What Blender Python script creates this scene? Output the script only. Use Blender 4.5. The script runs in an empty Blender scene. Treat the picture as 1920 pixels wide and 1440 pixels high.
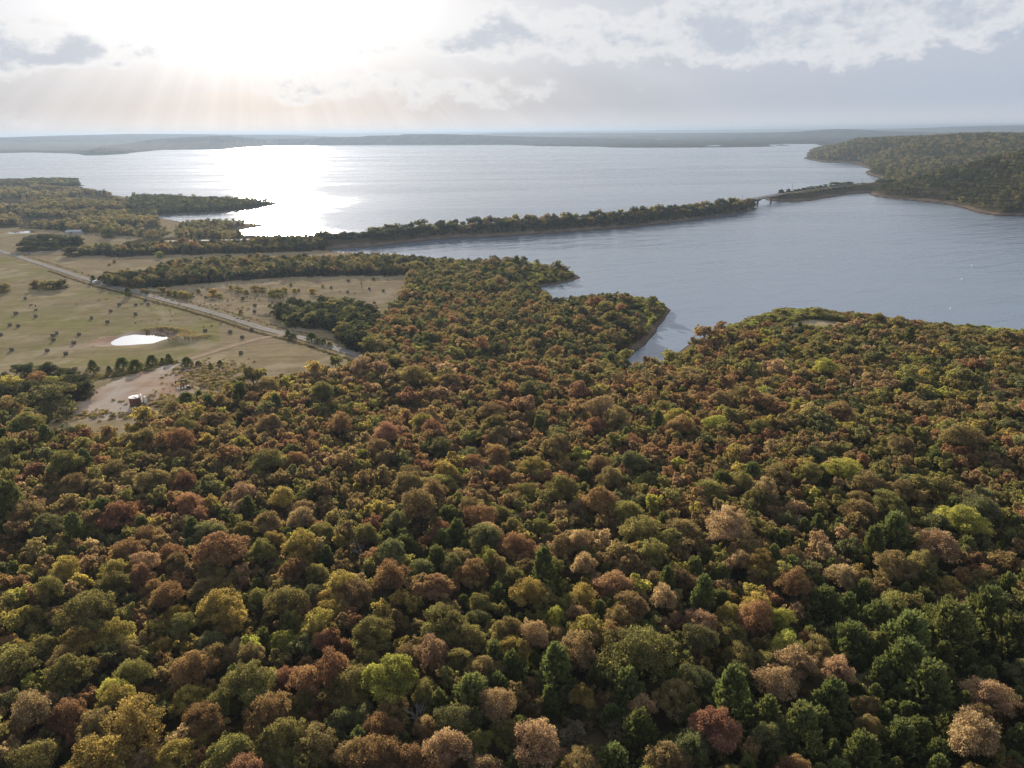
import bpy, bmesh, math, random
import numpy as np
from mathutils import Vector, Matrix

random.seed(7)
RNG = np.random.default_rng(7)
SC = bpy.context.scene
COL = SC.collection
R = math.radians

# ------------------------------------------------------------------ camera, sky, sun, exposure
CAM_H = 100.0
F_PX = 1332.0                                   # focal length in pixels of the 1920 px wide photograph
HORIZON = 245.0
ROLL = 0.0105                                   # the drone hung slightly tilted
PITCH = math.atan((720 - HORIZON) / F_PX)
cam_data = bpy.data.cameras.new('camera')
cam = bpy.data.objects.new('camera', cam_data)
COL.objects.link(cam)
cam.location = (0, 0, CAM_H)
cam.rotation_euler = (Matrix.Rotation(math.pi / 2 - PITCH, 3, 'X') @ Matrix.Rotation(-ROLL, 3, 'Z')).to_euler()
cam_data.sensor_fit = 'HORIZONTAL'
cam_data.angle = 2 * math.atan(960 / F_PX)
cam_data.clip_start = 1.0
cam_data.clip_end = 120000
SC.camera = cam

SUN_EL = R(14.5)
SUN_AZ = R(-17.7)                               # from +Y towards +X
SUN_DIR = Vector((math.sin(SUN_AZ) * math.cos(SUN_EL), math.cos(SUN_AZ) * math.cos(SUN_EL), math.sin(SUN_EL)))
SUN_STRENGTH = 5.0
SKY_STRENGTH = 0.10
EXPOSURE = 1.5
HAZE_DENSITY = 1.05e-4

sun_data = bpy.data.lights.new('sun', 'SUN')
sun_data.energy = SUN_STRENGTH
sun_data.angle = R(0.5)
sun_data.color = (1.0, 0.89, 0.74)
sun = bpy.data.objects.new('sun', sun_data)
COL.objects.link(sun)
sun.rotation_euler = SUN_DIR.to_track_quat('Z', 'Y').to_euler()
sun.location = (0, 0, 3000)


class Nodes:
    """small helper round a node tree"""
    def __init__(self, tree):
        self.t = tree
        tree.nodes.clear()

    def n(self, kind, **kw):
        nd = self.t.nodes.new(kind)
        for k, v in kw.items():
            setattr(nd, k, v)
        return nd

    def set(self, sock, v):
        if isinstance(v, bpy.types.NodeSocket):
            self.t.links.new(v, sock)
        elif v is not None:
            sock.default_value = v

    def math(self, op, a, b=None, c=None, clamp=False):
        nd = self.n('ShaderNodeMath', operation=op, use_clamp=clamp)
        for i, v in enumerate((a, b, c)):
            if v is not None:
                self.set(nd.inputs[i], v)
        return nd.outputs[0]

    def vmath(self, op, a, b=None, scale=None):
        nd = self.n('ShaderNodeVectorMath', operation=op)
        self.set(nd.inputs[0], a)
        if b is not None:
            self.set(nd.inputs[1], b)
        if scale is not None:
            self.set(nd.inputs['Scale'], scale)
        return nd.outputs['Value'] if op in ('DOT_PRODUCT', 'LENGTH', 'DISTANCE') else nd.outputs[0]

    def mix(self, f, a, b, blend='MIX'):
        nd = self.n('ShaderNodeMix', data_type='RGBA', blend_type=blend)
        self.set(nd.inputs[0], f)
        self.set(nd.inputs[6], a)
        self.set(nd.inputs[7], b)
        return nd.outputs[2]

    def noise(self, vec, scale, detail=4, rough=0.55, dist=0.0):
        nd = self.n('ShaderNodeTexNoise')
        self.set(nd.inputs['Vector'], vec)
        self.set(nd.inputs['Scale'], scale)
        nd.inputs['Detail'].default_value = detail
        nd.inputs['Roughness'].default_value = rough
        nd.inputs['Distortion'].default_value = dist
        return nd.outputs[0]

    def ramp(self, f, stops):
        nd = self.n('ShaderNodeValToRGB')
        self.set(nd.inputs[0], f)
        cr = nd.color_ramp
        while len(cr.elements) < len(stops):
            cr.elements.new(0.5)
        for e, (p, c) in zip(cr.elements, stops):
            e.position = p
            e.color = (c[0], c[1], c[2], 1) if not isinstance(c, (int, float)) else (c, c, c, 1)
        return nd.outputs[0]

    def smooth(self, x, lo, hi, a=0.0, b=1.0):
        nd = self.n('ShaderNodeMapRange', interpolation_type='SMOOTHSTEP')
        self.set(nd.inputs[0], x)
        for i, v in enumerate((lo, hi, a, b)):
            self.set(nd.inputs[i + 1], v)
        return nd.outputs[0]

    def attr(self, name):
        return self.n('ShaderNodeAttribute', attribute_name=name)


def rgb(*c):
    return (c[0], c[1], c[2], 1.0)


def level(px, py):
    """image offsets with the tilt of the camera taken out"""
    u, v = (px - 960) / F_PX, (720 - py) / F_PX
    return u * math.cos(ROLL) + v * math.sin(ROLL), v * math.cos(ROLL) - u * math.sin(ROLL)


def pixel_dir(px, py):
    """direction of a photograph pixel (used to survey where things stand)"""
    a, b = level(px, py)
    cp, sp = math.cos(PITCH), math.sin(PITCH)
    return np.array([a, cp + b * sp, -sp + b * cp])


world = bpy.data.worlds.new('World')
SC.world = world
world.use_nodes = True
W = Nodes(world.node_tree)
w_out = W.n('ShaderNodeOutputWorld')
w_bg = W.n('ShaderNodeBackground')
w_bg.inputs['Strength'].default_value = SKY_STRENGTH
W.t.links.new(w_bg.outputs[0], w_out.inputs[0])
sky = W.n('ShaderNodeTexSky', sky_type='NISHITA')
sky.sun_disc = False
sky.sun_elevation = SUN_EL
sky.sun_rotation = SUN_AZ
sky.altitude = 200
sky.air_density = 1.0
sky.dust_density = 2.0
sky.ozone_density = 1.0
wdir = W.n('ShaderNodeTexCoord').outputs['Generated']
wdir = W.vmath('NORMALIZE', wdir)
cosang = W.vmath('DOT_PRODUCT', wdir, tuple(SUN_DIR))
cospos = W.math('MAXIMUM', cosang, 0.0)
sep = W.n('ShaderNodeSeparateXYZ')
W.set(sep.inputs[0], wdir)
dz = sep.outputs[2]
# thin high veil of cloud and haze, brighter towards the sun
GAIN = 1.0 / (SKY_STRENGTH * 2 ** EXPOSURE)     # picture value -> sky colour
p4 = W.math('POWER', cospos, 5.0)
p30 = W.math('POWER', cospos, 32.0)
p160 = W.math('POWER', cospos, 170.0)
glow = W.math('ADD', W.math('MULTIPLY', p4, 0.25), W.math('MULTIPLY', p30, 0.55))
glow = W.math('ADD', glow, W.math('MULTIPLY', p160, 2.4))
# the low air dims the glow towards the horizon, and shafts of light fan out from the sun
glow = W.math('MULTIPLY', glow, W.smooth(dz, 0.015, 0.135, 0.34, 1.0))
s_right = Vector((math.cos(SUN_AZ), -math.sin(SUN_AZ), 0))
s_up = s_right.cross(SUN_DIR)
fan = W.math('ARCTAN2', W.vmath('DOT_PRODUCT', wdir, tuple(s_right)), W.math('MULTIPLY', W.vmath('DOT_PRODUCT', wdir, tuple(s_up)), -1.0 if s_up.z > 0 else 1.0))
fan_v = W.n('ShaderNodeCombineXYZ')
W.set(fan_v.inputs[0], fan)
shafts = W.smooth(W.noise(fan_v.outputs[0], 9.0, 3, 0.6), 0.35, 0.68)
shaft_mask = W.math('MULTIPLY', W.smooth(dz, 0.10, 0.06), W.smooth(cospos, 0.78, 0.90))
shaft_gain = W.math('ADD', 1.0, W.math('MULTIPLY', W.math('MULTIPLY', W.math('SUBTRACT', shafts, 0.5), 0.085), shaft_mask))
glow_col = W.vmath('SCALE', (1.0, 0.972, 0.955), scale=W.math('MULTIPLY', glow, GAIN))


def pic(r_, g_, b_):
    return rgb(r_ * GAIN, g_ * GAIN, b_ * GAIN)


veil = W.mix(p4, pic(0.46, 0.53, 0.645), pic(0.44, 0.45, 0.485))
veil = W.mix(W.smooth(dz, 0.035, 0.0, 0.0, 0.65), veil, pic(0.66, 0.69, 0.74))
base = W.mix(0.985, sky.outputs[0], veil)
# cloud texture laid out on a flat layer overhead
den = W.math('ADD', W.math('MAXIMUM', dz, 0.0), 0.11)
flat = W.vmath('DIVIDE', wdir, W.n('ShaderNodeCombineXYZ').outputs[0])
cx = W.n('ShaderNodeCombineXYZ')
for i in range(3):
    W.set(cx.inputs[i], den)
flat = W.vmath('DIVIDE', wdir, cx.outputs[0])
n_big = W.noise(flat, 0.62, 7, 0.55, 0.3)
n_str = W.noise(W.vmath('MULTIPLY', flat, (0.5, 2.6, 1.0)), 0.9, 5, 0.5, 0.2)
wisps = W.smooth(W.math('ADD', W.math('MULTIPLY', n_big, 0.6), W.math('MULTIPLY', n_str, 0.4)), 0.42, 0.62)
elev_fade = W.smooth(dz, 0.01, 0.09)
high = W.smooth(dz, 0.10, 0.40)
wf = W.math('MULTIPLY', W.math('MULTIPLY', wisps, elev_fade), W.math('ADD', 0.42, W.math('MULTIPLY', high, 0.35)))
base = W.mix(wf, base, W.mix(high, pic(0.55, 0.58, 0.65), pic(1.10, 1.10, 1.12)))
# heaps of cloud seen low over the lake: (pixel x, pixel y, half width, half height, amount)
fine = W.noise(W.vmath('MULTIPLY', wdir, (1.0, 1.0, 1.6)), 17.0, 9, 0.62, 0.15)
fine2 = W.noise(W.vmath('MULTIPLY', wdir, (1.0, 1.0, 1.6)), 52.0, 5, 0.6, 0.1)
HEAPS = [(4, 80, 40, 32, 1.0), (150, 90, 40, 18, 1.0), (105, 112, 46, 9, 0.9), (252, 96, 34, 19, 1.0), (45, 38, 50, 6, 0.5), (225, 120, 22, 6, 0.7),
         (955, 62, 90, 36, 1.0), (850, 84, 70, 15, 0.9), (720, 92, 60, 9, 0.45), (1090, 70, 60, 28, 0.6), (1220, 70, 90, 28, 0.7),
         (1360, 62, 120, 42, 0.85), (1480, 40, 150, 45, 0.8), (1620, 30, 170, 42, 0.75), (660, 165, 90, 13, 0.22), (830, 172, 90, 12, 0.22)]


def heap_mask(shift):
    total = None
    for (hx, hy, hw, hh, am) in HEAPS:
        c = pixel_dir(hx, hy)
        c = c / np.linalg.norm(c)
        az = math.atan2(c[0], c[1])
        tang = Vector((math.cos(az), -math.sin(az), 0))
        up = Vector(tuple(c)).cross(tang)
        if up.z < 0:
            up = -up
        e1 = W.vmath('DOT_PRODUCT', wdir, tuple(tang * (F_PX / hw)))
        e2 = W.math('SUBTRACT', W.vmath('DOT_PRODUCT', wdir, tuple(up * (F_PX / hh))), shift)
        r2 = W.math('ADD', W.math('MULTIPLY', e1, e1), W.math('MULTIPLY', e2, e2))
        m = W.math('MULTIPLY', W.math('SUBTRACT', 1.5, r2), am)
        total = m if total is None else W.math('MAXIMUM', total, m)
    front = W.smooth(W.vmath('DOT_PRODUCT', wdir, (0, 1, 0)), 0.2, 0.5)
    total = W.math('SUBTRACT', W.math('MULTIPLY', W.math('MAXIMUM', total, -1.5), 0.42), W.math('SUBTRACT', 1.0, front))
    tex = W.math('ADD', W.math('MULTIPLY', W.math('SUBTRACT', fine, 0.5), 2.3), W.math('MULTIPLY', W.math('SUBTRACT', fine2, 0.5), 0.9))
    return W.math('ADD', total, tex)


hm = heap_mask(0.0)
heap = W.smooth(hm, 0.05, 0.62)
rim = W.smooth(W.math('SUBTRACT', hm, W.math('MULTIPLY', W.math('SUBTRACT', heap_mask(0.55), hm), -0.6)), -0.15, 0.6)
lit = W.math('MULTIPLY', W.smooth(hm, -0.30, 0.12), W.math('SUBTRACT', 1.0, W.smooth(hm, 0.12, 0.75)))
withglow = W.n('ShaderNodeMix', data_type='RGBA', blend_type='ADD')
withglow.inputs[0].default_value = 1.0
W.set(withglow.inputs[6], base)
W.set(withglow.inputs[7], glow_col)
full = W.vmath('SCALE', withglow.outputs[2], scale=shaft_gain)
cloud_col = W.mix(p4, pic(0.52, 0.58, 0.67), pic(0.60, 0.635, 0.70))
cloud_dark = W.mix(W.math('MULTIPLY', heap, 0.85), full, cloud_col)
lit_col = W.mix(p30, pic(0.88, 0.88, 0.88), pic(1.15, 1.12, 1.08))
full = W.mix(W.math('MULTIPLY', lit, 0.60), cloud_dark, lit_col)
# below the horizon the world is never seen; keep it as the horizon colour
W.set(w_bg.inputs['Color'], full)

SC.view_settings.view_transform = 'Standard'
SC.view_settings.look = 'None'
SC.view_settings.gamma = 1.0
SC.view_settings.exposure = EXPOSURE
SC.view_settings.use_curve_mapping = False
SC.render.engine = 'CYCLES'
cy = SC.cycles
cy.max_bounces = 6
cy.diffuse_bounces = 3
cy.glossy_bounces = 2
cy.transmission_bounces = 3
cy.volume_bounces = 0
cy.transparent_max_bounces = 8
cy.use_denoising = True
cy.denoising_input_passes = 'RGB_ALBEDO_NORMAL'
cy.sample_clamp_indirect = 6.0
cy.caustics_reflective = False
cy.caustics_refractive = False


# ------------------------------------------------------------------ tags
def tag(o, label=None, cat=None, group=None, kind=None):
    if label:
        o['label'] = label
    if cat:
        o['category'] = cat
    if group:
        o['group'] = group
    if kind:
        o['kind'] = kind
    return o


def link(o, parent=None):
    COL.objects.link(o)
    if parent is not None:
        o.parent = parent
    return o


def empty(name, loc, rz=0.0, scale=1.0):
    o = bpy.data.objects.new(name, None)
    o.empty_display_size = 0.5
    o.location = loc
    o.rotation_euler = (0, 0, rz)
    o.scale = (scale, scale, scale) if not hasattr(scale, '__len__') else scale
    return link(o)


# ------------------------------------------------------------------ survey: pixels <-> the ground
def pix_plane(px, py, z=0.0):
    """world x, y of the photograph's pixels on the level z"""
    px, py = np.asarray(px, float), np.asarray(py, float)
    a, b = level(px, py)
    cp, sp = math.cos(PITCH), math.sin(PITCH)
    dx, dy, dzz = a, cp + b * sp, -sp + b * cp
    t = (np.asarray(z, float) - CAM_H) / dzz
    return dx * t, dy * t


def to_pix(x, y, z):
    cp, sp = math.cos(PITCH), math.sin(PITCH)
    depth = y * cp - (z - CAM_H) * sp
    up = y * sp + (z - CAM_H) * cp
    depth = np.where(np.abs(depth) < 1e-3, 1e-3, depth)
    a, b = x / depth, up / depth
    px = 960 + F_PX * (a * math.cos(ROLL) - b * math.sin(ROLL))
    py = 720 - F_PX * (b * math.cos(ROLL) + a * math.sin(ROLL))
    bad = depth <= 1.0
    return np.where(bad, -9999.0, px), np.where(bad, -9999.0, py)


def poly_world(pts, z=0.0):
    p = np.array(pts, float)
    x, y = pix_plane(p[:, 0], p[:, 1], z)
    return np.stack([x, y], 1)


def inside(px, py, poly):
    poly = np.asarray(poly, float)
    res = np.zeros(np.shape(px), bool)
    n = len(poly)
    for i in range(n):
        x1, y1 = poly[i]
        x2, y2 = poly[(i + 1) % n]
        if y1 == y2:
            continue
        c = ((y1 > py) != (y2 > py)) & (px < (x2 - x1) * (py - y1) / (y2 - y1) + x1)
        res ^= c
    return res


def seg_dist(x, y, poly, closed=True):
    """distance to a polyline and the parameter (segment index + t) of the nearest point"""
    best = np.full(x.shape, 1e30)
    par = np.zeros(x.shape)
    n = len(poly)
    for i in range(n if closed else n - 1):
        ax, ay = poly[i]
        bx, by = poly[(i + 1) % n]
        ex, ey = bx - ax, by - ay
        l2 = ex * ex + ey * ey
        if l2 < 1e-9:
            continue
        t = np.clip(((x - ax) * ex + (y - ay) * ey) / l2, 0, 1)
        d = (x - ax - t * ex) ** 2 + (y - ay - t * ey) ** 2
        m = d < best
        best = np.where(m, d, best)
        par = np.where(m, i + t, par)
    return np.sqrt(best), par


def hash2(ix, iy, seed):
    h = (ix * 374761393 + iy * 668265263 + seed * 1274126177) & 0xffffffff
    h = ((h ^ (h >> 13)) * 1274126177) & 0xffffffff
    return ((h ^ (h >> 16)) & 0xffff) / 65535.0


def vnoise(x, y, seed=0):
    ix, iy = np.floor(x).astype(np.int64), np.floor(y).astype(np.int64)
    fx, fy = x - ix, y - iy
    fx, fy = fx * fx * (3 - 2 * fx), fy * fy * (3 - 2 * fy)
    a, b = hash2(ix, iy, seed), hash2(ix + 1, iy, seed)
    c, d = hash2(ix, iy + 1, seed), hash2(ix + 1, iy + 1, seed)
    return (a + (b - a) * fx) * (1 - fy) + (c + (d - c) * fx) * fy


def fbm(x, y, seed=0, oct=4):
    s, a, tot = 0, 1.0, 0
    for k in range(oct):
        s = s + a * vnoise(x * 2 ** k, y * 2 ** k, seed + 17 * k)
        tot += a
        a *= 0.5
    return s / tot


def sstep(x, lo, hi):
    t = np.clip((x - lo) / (hi - lo), 0, 1)
    return t * t * (3 - 2 * t)


# shorelines as surveyed on the water level
UPPER_LAKE = [(-600, 290), (0, 287), (60, 286), (135, 288), (165, 291.5), (220, 289.5), (260, 285), (310, 281), (420, 279), (470, 276),
              (520, 273.5), (700, 272), (850, 271.5), (960, 271.5), (1010, 274), (1120, 275), (1160, 277), (1270, 277), (1390, 276), (1440, 275),
              (1452, 273.5), (1440, 271.8), (1470, 270), (1530, 270), (1545, 273), (1517, 287), (1524, 291), (1511, 297), (1540, 303), (1605, 306),
              (1625, 314), (1652, 320), (1627, 321), (1632, 328), (1655, 333), (1662, 338),
              (1660, 345), (1640, 350), (1600, 355), (1560, 361), (1520, 367), (1480, 369.5), (1447, 369.5), (1436, 371), (1425, 388), (1405, 389),
              (1380, 391), (1300, 402), (1200, 413), (1100, 422), (960, 431), (820, 438), (750, 444), (700, 448), (620, 451), (560, 452), (480, 450),
              (455, 441), (432, 432.5), (460, 428.5), (495, 423.5), (488, 421), (440, 419), (400, 414), (370, 417), (345, 417), (318, 412), (288, 405.5),
              (330, 403), (380, 400.5), (430, 397), (470, 392.5), (505, 386), (520, 381.5), (512, 379), (450, 374), (400, 372), (340, 370), (280, 371),
              (230, 369), (190, 364), (150, 357), (133, 351.5), (163, 348), (140, 344), (158, 340.5), (145, 341), (110, 340), (75, 341), (0, 344),
              (-600, 352)]
LOWER_LAKE = [(612, 470), (640, 466), (700, 463), (750, 456), (820, 449), (960, 442), (1100, 433), (1200, 424), (1300, 412), (1380, 400.5),
              (1418, 392), (1426, 385), (1433, 374), (1445, 377), (1480, 378.5), (1520, 376), (1560, 369.5), (1600, 363), (1640, 360), (1637, 365),
              (1650, 369), (1700, 375), (1760, 381), (1800, 389), (1830, 398), (1870, 405), (1920, 405), (2100, 402), (2800, 400),
              (2800, 730), (2100, 648), (1920, 628), (1850, 621), (1760, 613), (1700, 606), (1600, 594), (1530, 587), (1480, 585), (1445, 588),
              (1400, 600), (1345, 620), (1300, 643), (1260, 667), (1230, 684), (1195, 694), (1172, 690), (1170, 680), (1190, 661), (1210, 646),
              (1225, 626), (1240, 606), (1252, 591), (1254, 581), (1240, 572.5), (1210, 564.5), (1170, 562), (1120, 560.5), (1100, 565), (1085, 571),
              (1040, 574), (1030, 566), (1036, 557), (1026, 548), (1010, 540), (1015, 536.5), (1040, 534.5), (1070, 527.5), (1087, 521), (1080, 515.5),
              (1050, 507), (1020, 499), (985, 495), (950, 500), (900, 498), (850, 495), (800, 492), (760, 488), (730, 483), (690, 478), (660, 474.5),
              (635, 473)]
FAR_WATERS = [[(1205, 263), (1235, 261.8), (1262, 262.4), (1298, 264.2), (1290, 265.2), (1262, 264.6), (1240, 265.6), (1215, 265.3)],
              [(1328, 273.2), (1352, 272.4), (1345, 274.2), (1330, 274.6)]]
DECK_Z = 9.35
BRIDGE_W = poly_world([(1402, 375.3)], DECK_Z)[0]
CAUSE_E = poly_world([(1473, 362.3), (1500, 359), (1530, 355), (1575, 349.3), (1610, 345.6), (1633, 344.2), (1652, 343.6), (1676, 342.5)], 9.2)
CAUSE_W = np.concatenate([poly_world([(300, 466), (480, 462), (560, 461), (620, 458.5), (700, 455.5), (750, 450), (820, 443.5), (960, 436.5), (1100, 427.5), (1200, 418.5), (1300, 407), (1370, 397.5)]), [BRIDGE_W]])


def offset_line(line, off):
    out = []
    for i in range(len(line)):
        t = line[min(i + 1, len(line) - 1)] - line[max(i - 1, 0)]
        t = t / np.linalg.norm(t)
        out.append(line[i] + off * np.array([-t[1], t[0]]))
    return np.array(out)


_k = UPPER_LAKE.index((1662, 338)) + 1
_up = np.concatenate([poly_world(UPPER_LAKE[:_k]), offset_line(CAUSE_E, 27.0)[:-1][::-1], poly_world([(1432, 373.5)]), poly_world(UPPER_LAKE[UPPER_LAKE.index((1425, 388)):])])
WATER_POLYS = [_up] + [poly_world(p) for p in [LOWER_LAKE] + FAR_WATERS]
ISLAND = poly_world([(1452, 272.6), (1458, 271.6), (1472, 271.4), (1479, 272.4), (1472, 273.2), (1458, 273.3)])
# close the gap under the bridge
WATER_POLYS.append(poly_world([(1404, 388.5), (1421, 390), (1432, 376), (1433, 372), (1424, 374)]))


def wobble(x, y, d):
    """small bays and points along the shore"""
    r = np.hypot(x, y)
    k = np.clip(r / 700.0, 0.6, 6.0)
    return (fbm(x / (26 * k), y / (26 * k), 5, 3) - 0.5) * 7.0 * k * np.exp(-np.abs(d) / (25 * k))


def shore(x, y):
    """signed distance to the waterline, positive on land"""
    best = np.full(x.shape, 1e9)
    wet = np.zeros(x.shape, bool)
    for p in WATER_POLYS:
        d, _ = seg_dist(x, y, p)
        w = inside(x, y, p)
        wet |= w
        best = np.where(w & (best > 0), -d, np.where(w, np.minimum(best, -d), np.where(best < 0, best, np.minimum(best, d))))
    d, _ = seg_dist(x, y, ISLAND)
    isl = inside(x, y, ISLAND)
    best = np.where(isl, d, np.where(best < 0, np.maximum(best, -d), best))
    return best + wobble(x, y, best)


def crest(px, py, dist):
    d = pixel_dir(px, py)
    k = dist / math.hypot(d[0], d[1])
    return (d[0] * k, d[1] * k, min(CAM_H + d[2] * k, 108.0))


# ridges: list of crest points (pixel, distance), half width
RIDGES = [
    ([crest(1672, 349, 1420), crest(1740, 341, 1400), crest(1800, 325, 1370), crest(1860, 306, 1340), crest(1920, 290, 1320), crest(2050, 268, 1300), crest(2400, 262, 1300)], 330),
    ([crest(1545, 276, 3250), crest(1600, 264, 3000), crest(1680, 260, 2900), crest(1760, 258, 2800), crest(1830, 253.5, 2700), crest(1880, 254, 2600), crest(1930, 260, 2450), crest(2100, 262, 2300)], 700),
    ([crest(380, 256, 6300), crest(560, 250.8, 6200), crest(700, 250.6, 6200), crest(850, 251.6, 6300), crest(960, 255.5, 6500), crest(1100, 259, 6500), crest(1200, 262, 6400)], 1000),
    ([crest(-400, 258, 9000), crest(0, 258, 9000), crest(120, 254, 9500), crest(250, 250.4, 9800), crest(380, 251.5, 9800), crest(460, 253, 9800)], 2200),
    ([crest(950, 249, 11000), crest(1150, 249, 10500), crest(1300, 249.5, 10000), crest(1440, 248.5, 8800), crest(1500, 246.8, 8600), crest(1570, 241.8, 8400), crest(1600, 242.5, 8400),
      crest(1640, 245.5, 8500), crest(1750, 248, 8700), crest(1900, 249, 9000)], 1500),
    ([crest(1600, 245, 13000), crest(1700, 241, 13000), crest(1800, 237, 13000), crest(1920, 234.5, 13000), crest(2300, 231, 13000)], 2500),
    ([crest(300, 253, 20000), crest(700, 249.3, 20000), crest(1000, 246, 20000), crest(1300, 243.4, 20000), crest(1700, 240, 20000)], 4000),
    ([crest(1150, 268, 5900), crest(1300, 268.5, 5800), crest(1420, 271, 5600)], 450),
    ([crest(-200, 272, 4600), crest(0, 274, 4700), crest(120, 276, 4600), crest(260, 276, 4800), crest(420, 270, 5400)], 600),
]


def height_open(x, y, s=None):
    """terrain without the stock pond"""
    if s is None:
        s = shore(x, y)
    r = np.hypot(x, y)
    sp = np.maximum(s, 0)
    land = 1.5 * (1 - np.exp(-sp / 11)) + 5.5 * (1 - np.exp(-sp / 150))
    land += 9.5 * sstep(430 - r, 0, 260) * (1 - np.exp(-sp / 70))
    land += (fbm(x / 85, y / 85, 3, 3) - 0.5) * 5.0 * (1 - np.exp(-sp / 60)) * (0.45 + 0.9 * sstep(430 - r, 0, 150))
    # distant country rises slowly
    land += 16 * sstep(r, 5200, 9000) + (fbm(x / 900, y / 900, 9, 4) - 0.4) * 24 * sstep(r, 4800, 8000) * (1 - np.exp(-sp / 300))
    for pts, wid in RIDGES:
        p = np.array(pts)
        near = (x > p[:, 0].min() - 2.2 * wid) & (x < p[:, 0].max() + 2.2 * wid) & (y > p[:, 1].min() - 2.2 * wid) & (y < p[:, 1].max() + 2.2 * wid)
        if not near.any():
            continue
        xx, yy = x[near], y[near]
        d, par = seg_dist(xx, yy, p[:, :2], closed=False)
        zz = np.interp(par, np.arange(len(p)), p[:, 2])
        jag = 1 + (fbm(xx / (wid * 0.33), yy / (wid * 0.33), 21, 4) - 0.5) * 0.75 * sstep(d, wid * 0.08, wid * 0.7)
        zz = zz * np.exp(-(d / (wid * 0.62)) ** 2) * jag
        zz = np.minimum(zz, 1.0 + 0.36 * sp[near])
        land[near] = np.maximum(land[near], zz)
    for line, top, ww in ((CAUSE_W, 6.5, 34), (CAUSE_E, 9.0, 34)):
        lo, hi = line.min(0) - 60, line.max(0) + 60
        near = (x > lo[0]) & (x < hi[0]) & (y > lo[1]) & (y < hi[1])
        if near.any():
            d, _ = seg_dist(x[near], y[near], line, closed=False)
            zc = np.minimum(top, np.maximum(0.52 * sp[near], top - np.maximum(d - 5, 0) * 0.55)) * sstep(48 - d, 0, 12)
            zc = np.minimum(zc, 0.6 * sp[near] + 0.2)
            land[near] = np.maximum(land[near] * sstep(d, 6, 40), zc)
    return np.where(s > 0, land, np.maximum(s * 0.12, -5.0))


_c = pix_plane(262, 637, 6)
POND_Z = float(height_open(np.array([_c[0]]), np.array([_c[1]]))[0]) - 0.9
POND = poly_world([(207.5, 642), (217, 636), (231, 630.5), (250, 627), (275, 625.8), (297, 627), (315, 630), (322.5, 633.2), (317, 637), (307, 640),
                   (290, 643.7), (262, 645.5), (237, 647.5), (214, 648), (209, 646)], POND_Z)
_f = pix_plane(35, 436, 6)
FARPOND_Z = float(height_open(np.array([_f[0]]), np.array([_f[1]]))[0]) - 0.5
FARPOND = poly_world([(8, 436.5), (18, 434.5), (40, 433.2), (58, 433.4), (66, 434.8), (60, 436.6), (44, 437.6), (20, 438.2)], FARPOND_Z)
DAM = poly_world([(272, 621.5), (300, 618.5), (330, 622), (350, 629.5), (346, 636), (330, 642), (314, 645)], POND_Z + 1.2)
DAM2 = poly_world([(345, 643), (362, 641), (378, 637), (391, 631.5)], POND_Z + 1.2)


def height(x, y, s=None):
    x, y = np.asarray(x, float), np.asarray(y, float)
    z = height_open(x, y, s)
    for poly, lev in ((POND, POND_Z), (FARPOND, FARPOND_Z)):
        lo, hi = poly.min(0) - 60, poly.max(0) + 60
        near = (x > lo[0]) & (x < hi[0]) & (y > lo[1]) & (y < hi[1])
        if near.any():
            xx, yy = x[near], y[near]
            d, _ = seg_dist(xx, yy, poly)
            ins = inside(xx, yy, poly)
            bowl = lev + np.where(ins, -0.15 * d, 0.16 * d)
            k = sstep(30 - d, 0, 24)
            zz = np.where(ins, np.minimum(bowl, z[near]), np.maximum(np.minimum(z[near], z[near] * (1 - k) + bowl * k), lev + np.minimum(0.08 * d, 0.35)))
            if poly is POND:
                for ln, hgt, wid in ((DAM, 2.0, 6.5), (DAM2, 1.3, 4.5)):
                    dd, _ = seg_dist(xx, yy, ln, closed=False)
                    zz = zz + np.where(ins, 0, hgt * np.exp(-(dd / wid) ** 2) * sstep(d, 0, 5))
            z[near] = zz
    return z


def h1(x, y):
    return float(height(np.array([x]), np.array([y]))[0])


def ground(px, py, lift=0.0):
    """the point of the terrain (raised by lift) seen at a pixel"""
    z = 8.0
    for _ in range(9):
        x, y = pix_plane(px, py, z + lift)
        z = 0.5 * z + 0.5 * h1(float(x), float(y))
    x, y = pix_plane(px, py, z + lift)
    return Vector((float(x), float(y), h1(float(x), float(y))))


# ------------------------------------------------------------------ meshes
def mesh_np(name, verts, faces, mats, attrs=None, smooth=False, mat_idx=None):
    """faces: (n,k) int array with k = 3 or 4"""
    verts = np.asarray(verts, np.float32).reshape(-1, 3)
    faces = np.asarray(faces, np.int32)
    me = bpy.data.meshes.new(name)
    nf, k = faces.shape
    me.vertices.add(len(verts))
    me.vertices.foreach_set('co', verts.ravel())
    me.loops.add(nf * k)
    me.loops.foreach_set('vertex_index', faces.ravel())
    me.polygons.add(nf)
    me.polygons.foreach_set('loop_start', np.arange(nf, dtype=np.int32) * k)
    me.polygons.foreach_set('use_smooth', np.full(nf, smooth, bool))
    if mat_idx is not None:
        me.polygons.foreach_set('material_index', np.asarray(mat_idx, np.int32))
    for m in (mats if isinstance(mats, (list, tuple)) else [mats]):
        me.materials.append(m)
    for an, av in (attrs or {}).items():
        a = me.attributes.new(an, 'FLOAT', 'POINT')
        a.data.foreach_set('value', np.asarray(av, np.float32))
    me.update(calc_edges=True)
    return me


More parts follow.
